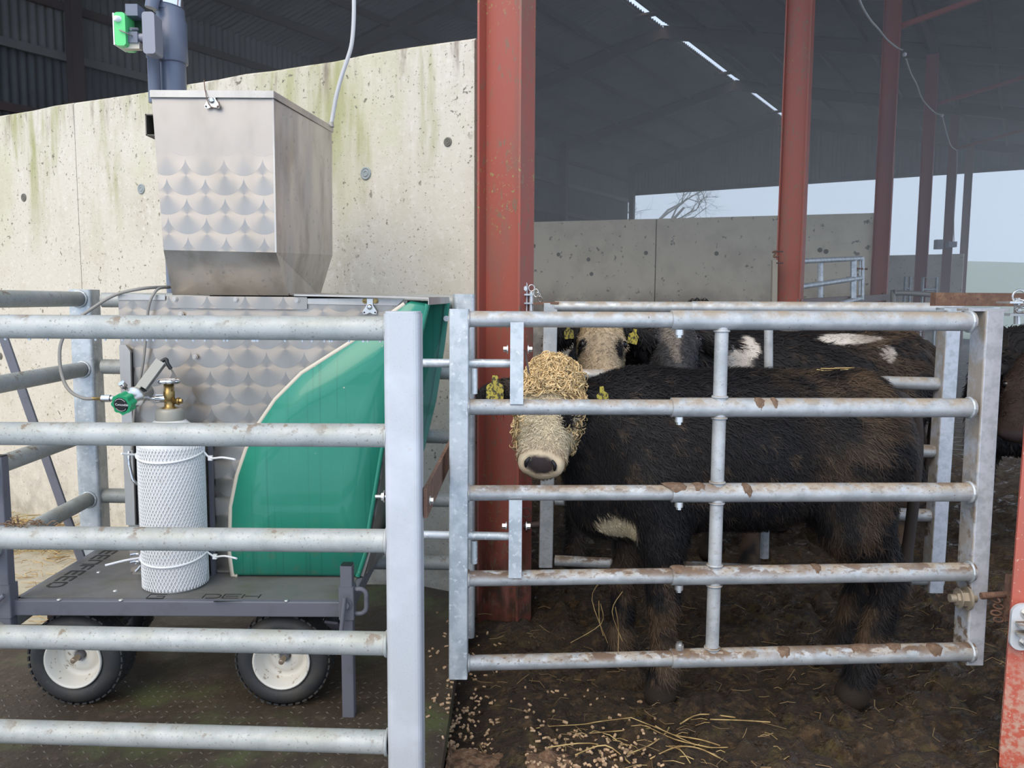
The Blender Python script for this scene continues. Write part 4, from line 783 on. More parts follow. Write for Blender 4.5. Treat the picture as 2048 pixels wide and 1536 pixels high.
obj('collar', MB().lathe([(0.046, zc0), (0.047, zc0 + 0.003), (0.047, zc1 - 0.008), (0.043, zc1), (0.036, zc1 + 0.004), (0.028, zc1 + 0.002)], cc, Z_, 28), COLLAR, cyl)
zv = P(348, 765, 2.8).z - DZ
val = obj('valve', MB().lathe([(0.028, zc1), (0.024, zc1 + 0.006), (0.017, zc1 + 0.01), (0.017, zc1 + 0.03), (0.0185, zc1 + 0.032), (0.0185, zv - 0.03), (0.0165, zv - 0.028), (0.0165, zv - 0.004), (0.006, zv - 0.002), (0.006, zv + 0.006)], cc, Z_, 16), BRASS, cyl)
mb = MB(); ch = cc + Z_ * (zv + 0.004)
mb.tube([ch + V((math.cos(a) * (0.029 + 0.003 * math.cos(6 * a)), math.sin(a) * (0.029 + 0.003 * math.cos(6 * a)), 0)) for a in [2 * PI * k / 48 for k in range(48)]], 0.0075, 8, closed=True); mb.lathe([(0.025, -0.002), (0.025, 0.002)], ch, Z_, 20); mb.lathe([(0.008, 0), (0.008, 0.007)], ch, Z_, 10)
obj('handwheel', mb, CHROME, val)
vz = P(348, 800, 2.8).z
o1 = V((cc.x, 2.80, vz + 0.006)); o2 = V((cc.x, 2.80, vz - 0.004))
obj('outlet', MB().lathe([(0.010, 0), (0.010, 0.028), (0.013, 0.028), (0.013, 0.034)], o2, X_, 12), BRASS, val); obj('burst_plug', MB().bolt(o2 + X_ * 0.03, X_, 0.009, 0.014), BRASS, val)
reg = thing('gas_regulator', 'gas regulator with green knob and tilted flow meter screwed to the white cylinder', 'regulator', V((P(275, 795, 2.78).x, 2.78, vz)))
rc = P(283, 786, 2.78); kc = P(250, 805, 2.69); ax = (kc - rc).normalized()
obj('body', MB().lathe([(0.026, -0.03), (0.030, -0.026), (0.030, 0.03), (0.034, 0.032), (0.034, 0.045), (0.027, 0.05), (0.024, 0.085)], rc, ax, 24), ZINC, reg)
kp = []; s_, u_ = basis(ax)
for k in range(64):
    a = 2 * PI * k / 64; rr = 0.0335 + 0.0025 * math.cos(8 * a); kp.append(kc - ax * 0.012 + (s_ * math.cos(a) + u_ * math.sin(a)) * rr)
kn = obj('knob', MB().prism(kp, ax * 0.034), KNOB, reg)
obj('dial_face', MB().lathe([(0.0245, 0.0225), (0.0245, 0.0245), (0.02, 0.0255)], kc - ax * 0.001, ax, 28), BLACK, kn)
rd = (CR - ax * CR.dot(ax)).normalized(); up_ = ax.cross(rd)
text('dial_lettering', 'Concoafab', kc + ax * 0.0252 - rd * 0.0185 - up_ * 0.002, rd, up_, 0.0075, WHITE, kn, 0.0004)
for a0 in (0.6, 3.74): obj('dial_arc', MB().tube([kc + ax * 0.0250 + (rd * math.cos(a0 + k * 0.24) + up_ * math.sin(a0 + k * 0.24)) * 0.021 for k in range(9)], 0.0006, 5), WHITE, kn)
obj('inlet_stem', MB().tube([V((cc.x - 0.012, 2.80, o1.z)), P(285, 797, 2.79)], 0.007, 12), CHROME, reg)
nb = V((P(313, 797, 2.8).x, 2.80, o1.z)); obj('inlet_nut', MB().lathe([(0.0155, 0), (0.0155, 0.034)], nb, X_, 6), CHROME, reg)
fa, fb_ = P(284, 775, 2.755), P(322, 724, 2.80)
fm = obj('flow_meter', MB().bar(fa, fb_, 0.034, 0.026, up=-Y_, r=0.002), M('satin_meter', (0.30, 0.30, 0.28), 0.45, 0.3), reg); dr_ = (fb_ - fa).normalized()
obj('meter_cover', MB().bar(fa + dr_ * 0.004 + V((-0.013, -0.012, -0.006)), fb_ + V((-0.013, -0.012, -0.006)), 0.016, 0.014, up=-Y_, r=0.002), M('meter_label', (0.42, 0.40, 0.33), 0.6), fm)
obj('meter_tube', MB().tube(smooth_path([fb_, fb_ + dr_ * 0.012 + X_ * 0.01, P(335, 727, 2.80), P(342, 738, 2.80)], 4), 0.0065, 8), BLACK, fm)
obj('meter_wire', MB().tube(smooth_path([P(342, 738, 2.80), P(350, 752, 2.81), P(353, 763, 2.81)], 4), 0.003, 6), HOSE, fm)
a, b = P(254, 779, 2.76), P(245, 769, 2.745); obj('relief_valve', MB().lathe([(0.006, 0), (0.006, 0.012), (0.011, 0.013), (0.011, 0.032)], a, b - a, 10), CHROME, reg)
obj('outlet_nut', MB().lathe([(0.013, 0), (0.013, 0.028)], P(221, 797, 2.75), -X_, 6), CHROME, reg); obj('outlet_stem', MB().tube([P(245, 797, 2.75), P(222, 797, 2.75)], 0.009, 10), ZINC, reg); obj('hose_ferrule', MB().lathe([(0.009, 0), (0.009, 0.006), (0.006, 0.007), (0.006, 0.034)], P(193 + 12, 797, 2.75), -X_, 10), BRASS, reg)
hs = thing('gas_hose', 'grey hose looping from the regulator round to the back of the hopper', 'hose', P(190, 797, 2.75))
obj('hose', MB().tube(smooth_path([P(188, 797, 2.75), P(165, 796, 2.75), P(140, 782, 2.78), P(125, 755, 2.8), P(119, 715, 2.82), P(124, 680, 2.84), P(145, 647, 2.86), P(180, 620, 2.88), P(230, 590, 2.9), P(285, 577, 2.93), P(330, 574, 3.02), P(345, 574, 3.15)], 6), 0.0058, 8), HOSE, hs)
hs2 = thing('signal_cable', 'thin grey lead running down the cabinet front behind the regulator', 'cable', P(300, 610, 2.88))
obj('lead', MB().tube(smooth_path([P(338, 575, 3.06), P(318, 577, 2.93), P(305, 592, 2.895), P(297, 615, 2.89), P(294, 650, 2.895), P(287, 720, 2.895), P(278, 770, 2.895), P(268, 830, 2.895), P(264, 900, 2.895)], 5), 0.0048, 7), HOSE, hs2)
for y, lt, rt, tl_ in ((926, [(283, 909), (262, 909), (243, 907)], [(421, 916), (445, 915), (470, 919)], 0.012), (1134, [(286, 1114), (250, 1121), (210, 1131)], [(430, 1113), (450, 1112), (473, 1117)], 0.016)):
    z = P(350, y, 2.70).z; pts = [V((cc.x + math.cos(a) * (R_ + 0.003), 2.80 + math.sin(a) * (R_ + 0.003), z + 0.022 * (1 + math.sin(a)) * 1.0)) for a in [PI + PI * k / 20 for k in range(21)]]
    t_ = obj('cable_tie', MB().tube(pts, 0.0042, 6), WHITE, cyl)
    l = [pts[0]] + [P(px, py, 2.80 - 0.03 * i) for i, (px, py) in enumerate(lt)]; r = [pts[-1]] + [P(px, py, 2.80 - 0.05 * i) for i, (px, py) in enumerate(rt)]
    obj('tail', MB().tube(smooth_path(l, 4), 0.0042, 6), WHITE, t_); obj('tail', MB().tube(smooth_path(r, 4), 0.0038, 6), WHITE, t_); obj('lock_head', MB().box(P(rt[0][0], rt[0][1], 2.80), (0.014, 0.012, 0.016)), WHITE, t_)

# ------------------------------------------------------------------ cattle: one continuous skin each, grown from a signed distance field
def smin(a, b, k):
    h = np.clip(0.5 + 0.5 * (b - a) / k, 0, 1); return b + (a - b) * h - k * h * (1 - h)
def sd_cap(p, a, b, ra, rb):
    a, b = np.array(a, float), np.array(b, float); ab = b - a; t = np.clip(((p - a) @ ab) / (ab @ ab), 0, 1)
    return np.linalg.norm(p - a - t[..., None] * ab, axis=-1) - (ra + (rb - ra) * t)
def sd_ell(p, c, r, R=None):
    q = p - np.array(c, float)
    if R is not None: q = q @ np.array(R, float).T
    r = np.array(r, float); k0 = np.linalg.norm(q / r, axis=-1); k1 = np.linalg.norm(q / (r * r), axis=-1); return k0 * (k0 - 1.0) / np.maximum(k1, 1e-6)
def surfnet(fn, lo, hi, h):
    lo = np.array(lo, float); n = np.ceil((np.array(hi) - lo) / h).astype(int) + 1
    g = np.stack(np.meshgrid(*[lo[i] + h * np.arange(n[i]) for i in range(3)], indexing='ij'), -1); f = fn(g); s = f < 0
    c = [slice(None, -1), slice(1, None)]
    corner = lambda A, x, y, z: A[c[x], c[y], c[z]]
    cnt = sum(corner(s, x, y, z).astype(int) for x in (0, 1) for y in (0, 1) for z in (0, 1)); act = (cnt > 0) & (cnt < 8)
    acc = np.zeros(act.shape + (3,)); num = np.zeros(act.shape)
    cs = [(x, y, z) for x in (0, 1) for y in (0, 1) for z in (0, 1)]
    for a in cs:
        for ax in range(3):
            if a[ax]: continue
            b = list(a); b[ax] = 1; fa, fb = corner(f, *a), corner(f, *b); x = (fa < 0) != (fb < 0); t = np.where(x, fa / np.where(x, fa - fb, 1), 0)
            pa = np.array(a, float); d = np.zeros(3); d[ax] = 1; acc += np.where(x[..., None], pa + t[..., None] * d, 0); num += x
    idx = -np.ones(act.shape, int); idx[act] = np.arange(act.sum()); ii = np.argwhere(act)
    v = lo + h * (ii + acc[act] / num[act][:, None]); faces = []
    for ax in range(3):
        o1, o2 = [(1, 2), (2, 0), (0, 1)][ax]; sl0 = [slice(1, -1)] * 3; sl0[ax] = slice(0, -1); sl1 = list(sl0); sl1[ax] = slice(1, None)
        A, B = s[tuple(sl0)], s[tuple(sl1)]; ch = A != B; pos = np.argwhere(ch); off = np.array([1, 1, 1]); off[ax] = 0; pos = pos + off; inside = A[ch]
        e1 = np.zeros(3, int); e1[o1] = 1; e2 = np.zeros(3, int); e2[o2] = 1
        q = [idx[tuple((pos - e1 * i - e2 * j).T)] for i, j in ((1, 1), (0, 1), (0, 0), (1, 0))]
        qd = np.stack(q, -1); qd[~inside] = qd[~inside][:, ::-1]; faces.append(qd)
    fq = np.concatenate(faces); return v, fq[(fq >= 0).all(1)]
def np_mesh(name, v, f, colr, mat, smooth=True):
    me = bpy.data.meshes.new(name); me.vertices.add(len(v)); me.vertices.foreach_set('co', np.asarray(v, np.float32).ravel())
    k = f.shape[1]; me.loops.add(f.size); me.polygons.add(len(f)); me.loops.foreach_set('vertex_index', f.ravel().astype(np.int32))
    me.polygons.foreach_set('loop_start', np.arange(0, f.size, k, dtype=np.int32)); me.polygons.foreach_set('use_smooth', [smooth] * len(f)); me.update(calc_edges=True)
    at = me.color_attributes.new('tint', 'FLOAT_COLOR', 'POINT'); at.data.foreach_set('color', np.concatenate([colr, np.ones((len(v), 1))], 1).astype(np.float32).ravel())
    me.materials.append(mat); return me
def sample_surface(v, f, n, keep=None):
    a, b, c, d = (v[f[:, i]] for i in range(4)); nr = np.cross(c - a, d - b); ar = np.linalg.norm(nr, axis=1) / 2; pr = ar.copy()
    ce = (a + b + c + d) / 4
    if keep is not None: pr = pr * keep(ce)
    if pr.sum() <= 0: return np.zeros((0, 3)), np.zeros((0, 3))
    i = rng.choice(len(f), n, p=pr / pr.sum()); u, w = rng.random((n, 1)), rng.random((n, 1))
    p = (a[i] * (1 - u) + b[i] * u) * (1 - w) + (d[i] * (1 - u) + c[i] * u) * w; return p, nr[i] / np.maximum(np.linalg.norm(nr[i], axis=1, keepdims=True), 1e-9)
def unit(a): return a / np.maximum(np.linalg.norm(a, axis=-1, keepdims=True), 1e-9)
def blades(p, nr, flow, L, Wd, lift, colr, wav=0.25):
    N = len(p); fl = flow + rng.normal(0, wav, (N, 3)); t = unit(fl - nr * (fl * nr).sum(-1, keepdims=True)); sd = unit(np.cross(t, nr)); L = (L * (0.6 + 0.8 * rng.random((N, 1)))); lf = lift * (0.4 + 1.0 * rng.random((N, 1)))
    vs = []; curve = rng.normal(0, 0.35, (N, 1))
    for k in range(4):
        s = k / 3; c = p + t * L * s * (1 - 0.1 * s) + nr * L * lf * (s - 0.62 * s * s) * 1.6 + sd * L * curve * s * s; w = Wd * (1.0, 0.9, 0.6, 0.12)[k]
        vs += [c - sd * w - nr * 0.001, c + sd * w - nr * 0.001]
    v = np.stack(vs, 1).reshape(-1, 3); b = (np.arange(N) * 8)[:, None]; f = np.concatenate([b + np.array([2 * k, 2 * k + 1, 2 * k + 3, 2 * k + 2]) for k in range(3)]); return v, f, np.repeat(colr, 8, 0)
def curls(p, nr, R, turns, th, colr, rise=0.02):
    N = len(p); r0 = unit(rng.normal(0, 1, (N, 3))); a = unit(np.cross(nr, r0)); b = np.cross(nr, a); K = 10; vs = []; ph = rng.random((N, 1)) * 6.28; sg = np.where(rng.random((N, 1)) < 0.5, -1, 1); R = R * (0.6 + 0.8 * rng.random((N, 1))); tn = turns * (0.6 + 0.6 * rng.random((N, 1)))
    tilt = rng.normal(0, 0.5, (N, 1))
    for k in range(K):
        s = k / (K - 1); an = ph + sg * tn * 6.28 * s; rad = R * (1 - 0.45 * s); rv = a * np.cos(an) + b * np.sin(an)
        c = p + rv * rad - (a * np.cos(ph) + b * np.sin(ph)) * R + nr * (0.002 + rise * (math.sin(s * 2.6) * 0.8 + 0.2 * s)) + nr * (tilt * rad * np.sin(an))
        w = th * (0.75, 1, 1, 1, 1, 1, 0.95, 0.85, 0.6, 0.2)[k]
        for j in range(3): vs.append(c + rv * w * math.cos(2.094 * j) + nr * w * math.sin(2.094 * j))
    v = np.stack(vs, 1).reshape(-1, 3); fs = [np.array([3 * k + j, 3 * k + (j + 1) % 3, 3 * k + 3 + (j + 1) % 3, 3 * k + 3 + j]) for k in range(K - 1) for j in range(3)]
    o = (np.arange(N) * 3 * K)[:, None]; return v, np.concatenate([o + q for q in fs]), np.repeat(colr, 3 * K, 0)
BLK = np.array([0.011, 0.010, 0.011]); CREAM = np.array([0.76, 0.63, 0.42]); CURL = np.array([0.52, 0.38, 0.20]); MUDC = np.array([0.10, 0.065, 0.04]); PINK = np.array([0.80, 0.60, 0.40])
class Cow:
    def __init__(s, rot, off, sc, O, m, up, hs=1.0):
        """rot: heading of local +x (tail end) in world degrees; off: world ground point below the shoulder; O, m, up: head centre and axes in WORLD"""
        a = math.radians(rot); s.Rm = np.array([[math.cos(a), -math.sin(a), 0], [math.sin(a), math.cos(a), 0], [0, 0, 1]]); s.off = np.array(off, float); s.sc = sc
        s.O = np.array(O, float); s.m = unit(np.array(m, float)); u = np.array(up, float); s.u = unit(u - s.m * (u @ s.m)); s.s = np.cross(s.u, s.m) * -1; s.hs = hs
        if s.s @ np.array([1.0, 0, 0]) < 0: s.s = -s.s
    def W(s, p): return s.Rm @ (np.array(p, float) * s.sc) + s.off
    def H(s, m, u, sd): return s.O + (s.m * m + s.u * u + s.s * sd) * s.hs
    def hl(s, p): q = (p - s.O) / s.hs; return q @ s.m, q @ s.u, q @ s.s
    def head(s, p):
        k = s.hs; R = np.stack([s.m, s.u, s.s]); c = lambda a, b, ra, rb: sd_cap(p, s.H(*a), s.H(*b), ra * k, rb * k); e = lambda ce, r, RR=R: sd_ell(p, s.H(*ce), np.array(r) * k, RR)
        d = e((0, 0, 0), (0.125, 0.105, 0.098)); d = smin(d, c((0.05, 0.0, 0), (0.25, 0.0, 0), 0.097, 0.074), 0.03); d = smin(d, e((-0.07, 0.02, 0), (0.07, 0.08, 0.085)), 0.03)
        d = smin(d, e((0.285, -0.004, 0), (0.060, 0.062, 0.076)), 0.03); d = smin(d, c((0.0, -0.11, 0), (0.24, -0.06, 0), 0.065, 0.058), 0.04)
        for q in (-1, 1):
            d = smin(d, e((0.075, 0.045, 0.082 * q), (0.04, 0.03, 0.028)), 0.025); d = smin(d, e((0.08, -0.05, 0.060 * q), (0.13, 0.08, 0.045)), 0.03)
            d = np.maximum(d, -sd_ell(p, s.H(0.338, 0.012, 0.040 * q), np.array((0.014, 0.010, 0.012)) * k, R)); d = smin(d, e((0.31, 0.005, 0.052 * q), (0.03, 0.03, 0.022)), 0.02)
        return d
    def ears(s, p, droop):
        d = None
        for q in (-1, 1):
            o = unit(s.s * q - s.u * 0.25 + s.m * droop[0 if q < 0 else 1]); n = unit(s.u * 0.5 + s.m * 0.85 - o * (o @ (s.u * 0.5 + s.m * 0.85))); t = np.cross(o, n); R = np.stack([o, n, t]); c = s.H(-0.035, -0.005, 0.10 * q) + o * 0.085 * s.hs
            e = sd_ell(p, c, np.array((0.105, 0.02, 0.058)) * s.hs, R); e = smin(e, sd_cap(p, s.H(-0.03, 0, 0.07 * q), c, 0.032 * s.hs, 0.02 * s.hs), 0.02); d = e if d is None else np.minimum(d, e)
        return d
    def body(s, p, neck=0.13):
        q = ((p - s.off) @ s.Rm) / s.sc; C = lambda *a: sd_cap(q, *a); E = lambda *a: sd_ell(q, *a)
        d = E((0.22, 0, 0.86), (0.25, 0.235, 0.32)); d = smin(d, E((0.56, 0, 0.89), (0.42, 0.275, 0.29)), 0.10); d = smin(d, E((0.93, 0, 0.94), (0.25, 0.235, 0.235)), 0.10); d = smin(d, C((0.12, 0, 1.07), (0.98, 0, 1.08), 0.105, 0.10), 0.10)
        d = smin(d, E((0.03, 0, 0.74), (0.13, 0.12, 0.17)), 0.08)
        for y in (-0.15, 0.15):
            fx = 0.0 if y < 0 else -0.12; hx = 0.0 if y < 0 else 0.05
            d = smin(d, C((0.20, y * 0.9, 0.80), (0.24 + fx * .4, y, 0.60), 0.13, 0.085), 0.06)
            d = smin(d, C((0.24 + fx * .4, y, 0.62), (0.25 + fx * .8, y, 0.36), 0.082, 0.054), 0.04); d = smin(d, C((0.25 + fx * .8, y, 0.36), (0.26 + fx, y, 0.12), 0.050, 0.043), 0.03); d = smin(d, C((0.26 + fx, y, 0.12), (0.25 + fx, y, 0.02), 0.050, 0.062), 0.02)
            d = smin(d, C((0.96, y * 0.85, 0.90), (0.92 + hx, y, 0.64), 0.17, 0.115), 0.06); d = smin(d, C((0.95 + hx, y, 0.66), (1.07 + hx, y, 0.43), 0.11, 0.058), 0.05); d = smin(d, C((1.07 + hx, y, 0.44), (0.98 + hx, y, 0.12), 0.055, 0.045), 0.03); d = smin(d, C((0.98 + hx, y, 0.12), (0.95 + hx, y, 0.02), 0.050, 0.062), 0.02)
        d = d * s.sc
        n0 = s.H(-0.03, -0.09, 0); n1 = s.W((0.16, 0, 0.98)); n2 = s.W((0.10, 0, 0.80)); return smin(smin(d, sd_cap(p, n0, n1, 0.10 * s.hs, neck * 1.35), 0.10), sd_cap(p, n0 - np.array([0, 0, 0.06]), n2, 0.075 * s.hs, neck), 0.09)
    def full(s, p, droop=(0.25, 0.25)):
        return np.minimum(smin(s.body(p), s.head(p), 0.035), s.ears(p, droop))
def build_cow(name, label, C, lo, hi, h, tint, nfur, ncurl, droop=(0.25, 0.25), tags=(), fl=0.05, fw=0.004, lift=0.35, cm=0.055, cheek=False, group=None, eyes=True, limit=None):
    v, f = surfnet(lambda p: C.full(p, droop), lo, hi, h); root = thing(name, label, 'cow', (C.off[0] + 0.5 * C.Rm[0, 0], C.off[1] + 0.5 * C.Rm[1, 0], 0), group); o = np.array(ORG[root])
    cl = tint(v); bd = link('body', np_mesh('body', v - o, f, cl, SKIN), root)
    tail = C.W((1.17, 0, 1.06)); mb = MB(); tp = [C.W((1.10, 0, 1.10)), C.W((1.19, 0, 1.06)), C.W((1.215, 0.0, 0.9)), C.W((1.21, 0.01, 0.6)), C.W((1.19, 0.02, 0.38))]; mb.tube(smooth_path(tp, 4), [0.03] * 3 + [0.022] * 11 + [0.03] * 3, 8)
    me = MB(); tv = np.array(mb.v); 
    obj('tail', mb, M('tail_hair_' + str(len(bpy.data.materials)), tuple(BLK * 1.3 + MUDC * 0.2), 0.8), root)
    back = -(C.Rm[:, 0] * -1.0)
    def flow(p): return back[None] * 0.55 + np.array([0, 0, -0.9])[None] * (0.35 + np.clip(1.15 * C.sc - p[:, 2:3], 0, 0.6) * 1.6)
    isface = lambda ce: ((C.head(ce) < np.minimum(C.body(ce), C.ears(ce, droop)) - 0.004))
    if nfur:
        keep = lambda ce: np.where(isface(ce), 0.0, 1.0) * (ce[:, 2] > 0.09) * (1 if limit is None else limit(ce))
        p, n = sample_surface(v, f, nfur, keep); c = tint(p) * (0.6 + 0.9 * rng.random((len(p), 1))); near = (c.max(1) > 0.15); vv, ff, cc_ = blades(p, n, flow(p), np.where(near, 0.35, 1.0)[:, None] * fl, fw, lift, c, 0.16); link('hair', np_mesh('hair', vv - o, ff, cc_, FUR), root, 'stuff')
        p, n = sample_surface(v, f, max(200, nfur // 2), isface); mm, uu, ss = C.hl(p); okk = mm < 0.285; p, n = p[okk], n[okk]; c = tint(p) * (0.55 + 0.75 * rng.random((len(p), 1)))
        fdir = C.m[None] * 0.6 + np.sign(ss[okk])[:, None] * C.s[None] * 0.35 - C.u[None] * 0.3; vv, ff, cc_ = blades(p, n, fdir, 0.021, 0.0015, 0.4, c, 0.6); link('face_hair', np_mesh('face_hair', vv - o, ff, cc_, FUR), root, 'stuff')
    if ncurl:
        def top(ce):
            mm, uu, ss = C.hl(ce); return (((mm < cm) * (1.0 + (uu > 0)) + (cheek & (np.abs(ss) > 0.062) & (mm < 0.20)) * 0.09) * ((uu > -0.10) & (C.head(ce) < C.body(ce) + 0.012) & (C.ears(ce, droop) > 0.02)))
        p, n = sample_surface(v, f, ncurl, top); c = CURL * 1.5 * (0.5 + 0.9 * rng.random((len(p), 1))) * np.where(rng.random((len(p), 1)) < 0.12, 0.5, 1); c = np.where(tint(p).max(1, keepdims=True) < 0.08, tint(p), c)
        vv, ff, cc_ = curls(p, n, 0.0165, 0.8, 0.0022, c, 0.016); link('curly_poll', np_mesh('curly_poll', vv - o, ff, cc_, FUR), root, 'stuff')
    if cheek:
        for q in (-1, 1): obj('nostril', MB().tube(smooth_path([C.H(0.325, 0.058, 0.036 * q), C.H(0.338, 0.047, 0.047 * q), C.H(0.343, 0.026, 0.047 * q)], 3), [0.003, 0.005, 0.0065, 0.007, 0.006, 0.005, 0.003], 8), BLACK, root)
    if eyes:
        for q in (-1, 1):
            c = C.H(0.082, 0.052, 0.088 * q); obj('eye', MB().ball(c, 0.021 * C.hs, 8), EYE_M, root)
    for c, ax, dr, w_ in tags: 
        c = V(c); ax = V(ax).normalized(); s_, u_ = basis(ax); t_ = V(dr).normalized(); t_ = (t_ - ax * t_.dot(ax)).normalized(); s_ = ax.cross(t_)
        pts = [c + s_ * x * w_ + t_ * y * w_ for x, y in ((-0.16, -0.5), (0.16, -0.5), (0.2, -0.1), (0.5, 0.1), (0.5, 0.95), (-0.5, 0.95), (-0.5, 0.1), (-0.2, -0.1))]
        tg = obj('ear_tag', MB().prism(pts, ax * 0.0025), TAG, root); obj('tag_stud', MB().lathe([(w_ * 0.14, 0), (w_ * 0.10, -0.006)], c - t_ * w_ * 0.3, ax, 10), BLACK, tg)
    return root, v, f
def blend(a, b, t): return a * (1 - t[:, None]) + b * t[:, None]
def sstep(x, a, b): t = np.clip((x - a) / (b - a), 0, 1); return t * t * (3 - 2 * t)
def coat(C, face, patches=(), mud=1.0, droop=(0.25, 0.25), legs=True, eyeblack=(), nose=True, blaze=False):
    def f(p):
        n1 = fbm(p, 9, 3, 31); n2 = fbm(p, 26, 3, 37); q = ((p - C.off) @ C.Rm) / C.sc; c = np.tile(BLK, (len(p), 1)) * (0.8 + 0.5 * n2[:, None])
        for ce, r, colr in patches:
            d = np.linalg.norm((q - np.array(ce)) / np.array(r), axis=1) + (n1 - 0.5) * 0.7; c = blend(c, np.array(colr), 1 - sstep(d, 0.9, 1.06))
        # dried muck on rump, flanks, legs and belly
        mk = np.clip(sstep(q[:, 0], 0.62, 0.95) * 0.55 + sstep(0.62 - q[:, 2], 0.0, 0.3) * 0.9 + sstep(q[:, 2], 1.10, 1.19) * sstep(q[:, 0], 0.5, 0.8) * 0.6, 0, 1) * sstep(n1, 0.40, 0.62) * mud * 0.85 + sstep(n2, 0.62, 0.72) * 0.25 * mud
        c = blend(c, MUDC * 1.0, np.clip(mk, 0, 0.9))
        c = blend(c, np.array([0.03, 0.022, 0.016]), 1 - sstep(q[:, 2], 0.05, 0.09)); dh, db, de = C.head(p), C.body(p), C.ears(p, droop); mm, uu, ss = C.hl(p); isf = sstep(db - dh + (n1 - 0.5) * 0.03, 0.0, 0.026) * sstep(de, 0.006, 0.022)
        fc = np.tile(np.array(face), (len(p), 1)) * (0.75 + 0.5 * n2[:, None])
        if face[0] > 0.3:
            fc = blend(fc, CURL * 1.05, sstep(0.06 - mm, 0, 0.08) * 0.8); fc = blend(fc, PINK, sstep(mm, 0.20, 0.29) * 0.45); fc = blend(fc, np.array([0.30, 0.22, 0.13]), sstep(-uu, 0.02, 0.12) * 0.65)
        for m0, s0, rm, rs in eyeblack: fc = blend(fc, BLK, 1 - sstep(((mm - m0) / rm) ** 2 + ((ss - s0) / rs) ** 2 + (n2 - .5) * .5, 0.8, 1.2))
        if blaze: fc = blend(fc, np.array([0.34, 0.29, 0.24]), (1 - sstep(np.abs(ss + 0.035 - 0.1 * mm) / (0.055 - 0.16 * np.clip(mm, -0.1, 0.28)) + (n2 - 0.5) * 1.2, 0.5, 1.2)) * (mm < 0.28) * 0.55)
        if nose:
            nz = 1 - sstep(((mm - 0.342) / 0.042) ** 2 + ((uu - 0.034) / 0.036) ** 2 + (ss / (0.055 + 0.25 * np.clip(uu - 0.01, -0.03, 0.03))) ** 2 + (n2 - 0.5) * 0.3, 0.7, 1.2); fc = blend(fc, np.array([0.050, 0.036, 0.036]), nz)
        return blend(c, fc, isf)
    return f
# main animal in the race
hm = (-0.055, -0.30, -0.255); Cw = Cow(0, (0.30, 3.04, 0), 1.0, P(1102, 797, 2.93), hm, (0.03, -0.6, 0.78), 0.995)
ct = coat(Cw, CREAM, [((0.07, -0.16, 0.63), (0.075, 0.13, 0.07), CREAM * 0.75)], 1.35, eyeblack=[(0.122, 0.060, 0.056, 0.026)])
e0 = Cw.H(-0.03, 0, -0.19); e1 = Cw.H(-0.03, 0, 0.19)
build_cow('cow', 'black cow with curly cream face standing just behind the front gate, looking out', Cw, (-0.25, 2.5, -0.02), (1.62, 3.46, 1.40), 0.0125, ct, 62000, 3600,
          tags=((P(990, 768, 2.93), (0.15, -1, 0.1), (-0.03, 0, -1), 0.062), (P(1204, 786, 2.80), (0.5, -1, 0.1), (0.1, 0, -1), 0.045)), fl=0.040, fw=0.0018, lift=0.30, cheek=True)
_v, _f = surfnet(lambda p: Cw.full(p), (0.05, 2.6, 0.9), (0.7, 3.4, 1.35), 0.02)
_p, _n = sample_surface(_v, _f, 700, lambda ce: ((ce[:, 2] > 1.06) & (ce[:, 0] > 0.26) & (ce[:, 0] < 0.58)) * 1.0)
_vv, _ff, _cc = curls(_p - _n * 0.008, _n, 0.014, 0.7, 0.0016, np.tile(BLK, (700, 1)) * (0.8 + rng.random((700, 1))), 0.006)
_cow = bpy.data.objects['cow']; link('neck_curls', np_mesh('neck_curls', _vv - np.array(ORG[_cow]), _ff, _cc, FUR), _cow, 'stuff')
# straws on its back and leg
mb = MB()
for k in range(5):
    p = P(random.uniform(1600, 1690), 742 + random.uniform(-4, 6), 3.0); p.z += 0.01; mb.tube([p, p + V((random.uniform(0.05, 0.11), 0.02, random.uniform(-0.012, 0.012)))], 0.0022, 4)
for k in range(5):
    p = P(random.uniform(1195, 1265), random.uniform(1140, 1230), 2.98); mb.tube(smooth_path([p, p + V((random.uniform(-.04, .04), 0.01, -0.08)), p + V((random.uniform(-.12, .06), 0, random.uniform(-.26, -.1)))], 4), 0.0016, 4)
tag(obj('straw_wisps', mb, STRAW, None, 'stuff'), 'yellow straw wisps caught on the back and leg of the white faced animal', 'straw')
# white faced companion behind the rear gate
C2 = Cow(80, (0.48, 4.25, 0), 1.08, P(1202, 670, 4.0), (-0.0, -0.55, -0.83), (0, -0.83, 0.55), 1.07)
build_cow('cow', 'cow with mottled cream face and dark eyes looking through behind the rear gate', C2, (-0.2, 3.6, -0.02), (1.3, 5.7, 1.7), 0.02, coat(C2, np.array([0.47, 0.37, 0.25]), [], 0.5, droop=(0.45, 0.45), eyeblack=[(0.085, -0.09, 0.026, 0.018), (0.105, 0.072, 0.045, 0.020)]), 9000, 0, droop=(0.45, 0.45), cm=-0.02, fl=0.04, fw=0.0028,
          tags=((P(1137, 660, 3.98), (0.1, -1, 0), (0.1, 0, -1), 0.045), (P(1268, 668, 3.98), (0.1, -1, 0), (-0.25, 0, -1), 0.05)), limit=lambda c: (c[:, 1] < 4.6) * 1.0)
C3 = Cow(0, (1.0, 4.45, 0), 1.07, P(1348, 676, 4.14), (-0.10, -0.84, -0.52), (0, -0.52, 0.84), 1.12)
W_ = np.array([0.55, 0.50, 0.45])
